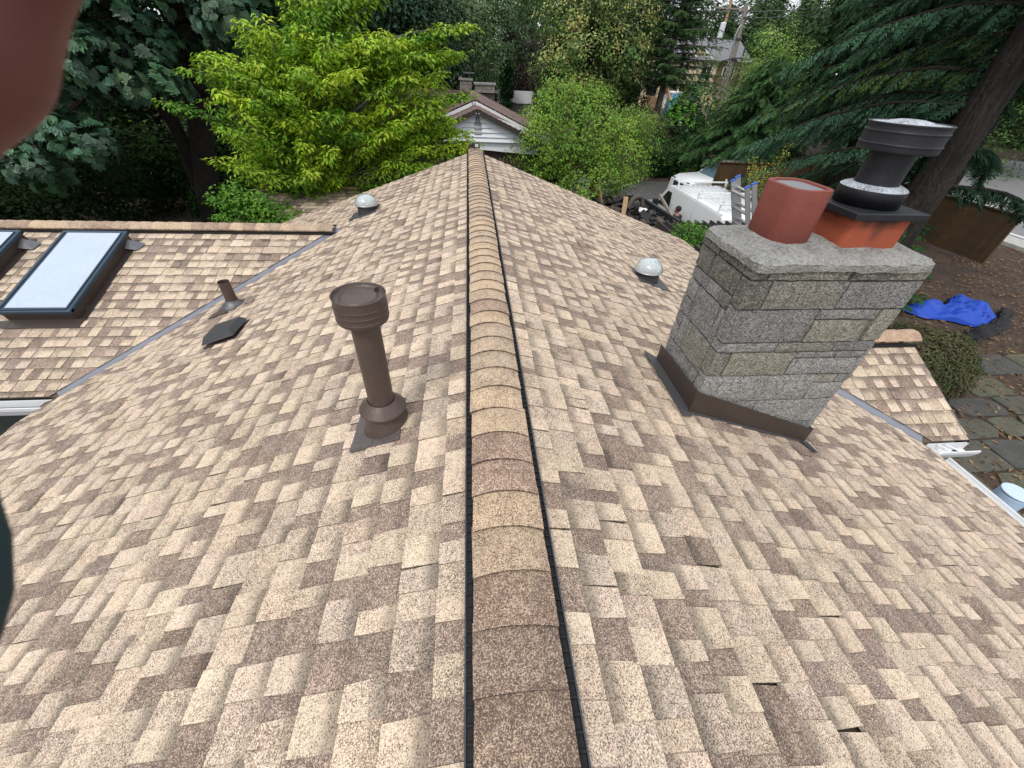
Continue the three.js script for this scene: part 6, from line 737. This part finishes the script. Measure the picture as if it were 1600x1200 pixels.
conifer('spruce', 'second dark spruce close behind the giant conifer, left of its trunk', { x: 17.6, z: -19.2, h: 13, r0: 0.25, n: 110, len: 3.8, y0: 3.4, seed: 253, cA: [0.016, 0.045, 0.02], cB: [0.06, 0.13, 0.055], step: 0.2, spray: 0.85, hang: 0.7, sag: 0.45 });
conifer('pine_tree', 'tall thin pine with bare trunk in front of the cream house', { x: 12.3, z: -30, h: 13, r0: 0.26, n: 95, len: 3.2, y0: 4.4, seed: 254, cA: [0.03, 0.07, 0.025], cB: [0.10, 0.18, 0.06], step: 0.24, spray: 0.7, hang: 0.3, sag: 0.25, rise: 0.2, bark: M.barkGrey });
{ // low fern-like bough in front of the right fence, and a far row of firs
  const t = thing('hemlock_sapling', 'young hemlock with soft green sprays beside the chimney, before the right fence', 'sapling'), f = rng(255), P = []; for (const [a, b] of [[[12.4, 1.1, -9.7], [14.6, 1.7, -11.6]], [[11.9, 0.7, -9.2], [13.6, 0.9, -10.0]], [[12.2, 1.4, -10.2], [13.9, 2.1, -11.8]], [[11.8, 0.4, -8.9], [13.2, 0.5, -9.3]]]) for (let k = 0; k < 26; k++) { const p = va(a).lerp(va(b), k / 25).add(V(rr(-0.1, 0.1, f), rr(-0.12, 0.12, f), rr(-0.1, 0.1, f))), d = va(b).sub(va(a)).normalize(); P.push({ p, x: d.clone().add(V(rr(-0.9, 0.9, f), rr(-0.4, 0.1, f), rr(-0.9, 0.9, f))), roll: rr(-0.4, 0.4, f), s: rr(0.35, 0.6, f), c: lerp3([0.025, 0.085, 0.028], [0.07, 0.18, 0.06], f()) }); }
  part('trunk', join(tube([[12.0, 0, -9.2], [12.2, 1.0, -9.6], [12.5, 2.0, -10.4]], 0.05, 0.015, 7)), M.bark, t); crown(t, 'crown', SPR[0], LMneedle, P);
}
{
  const F = [[30, 13.5, -70], [36.8, 12.6, -72], [40.3, 13.4, -70], [43, 14.5, -71], [24, 15.5, -68], [19.5, 16, -69], [33.2, 11.2, -74], [47, 15, -70], [14, 17, -70], [8, 16, -72], [1, 17, -70], [-6, 18, -68]], place = ['behind the utility pole top', 'just right of the pole top', 'in the sky gap right of the pole', 'right of the sky gap above the light green tree', 'above the cream house roof', 'left of the cream house', 'lowest in the sky gap', 'at the left edge of the giant conifer', 'behind the pine crown', 'behind the olive maple top', 'behind the light green ash', 'behind the dark evergreen'];
  F.forEach(([x, h, z], i) => conifer('fir_tree', `far dark fir tree ${place[i]}`, { x, z, h, r0: 0.25, n: 70, len: 2.9, y0: 2, seed: 260 + i, cA: [0.03, 0.065, 0.045], cB: [0.065, 0.12, 0.075], step: 0.5, spray: 1.5, hang: 0.5, sag: 0.3, group: 'far firs along the skyline' }));
}
// ---------- finish ----------
scene.traverse(o => { if (o.isMesh) { o.castShadow = true; o.receiveShadow = true; } });
renderer.render(scene, camera);
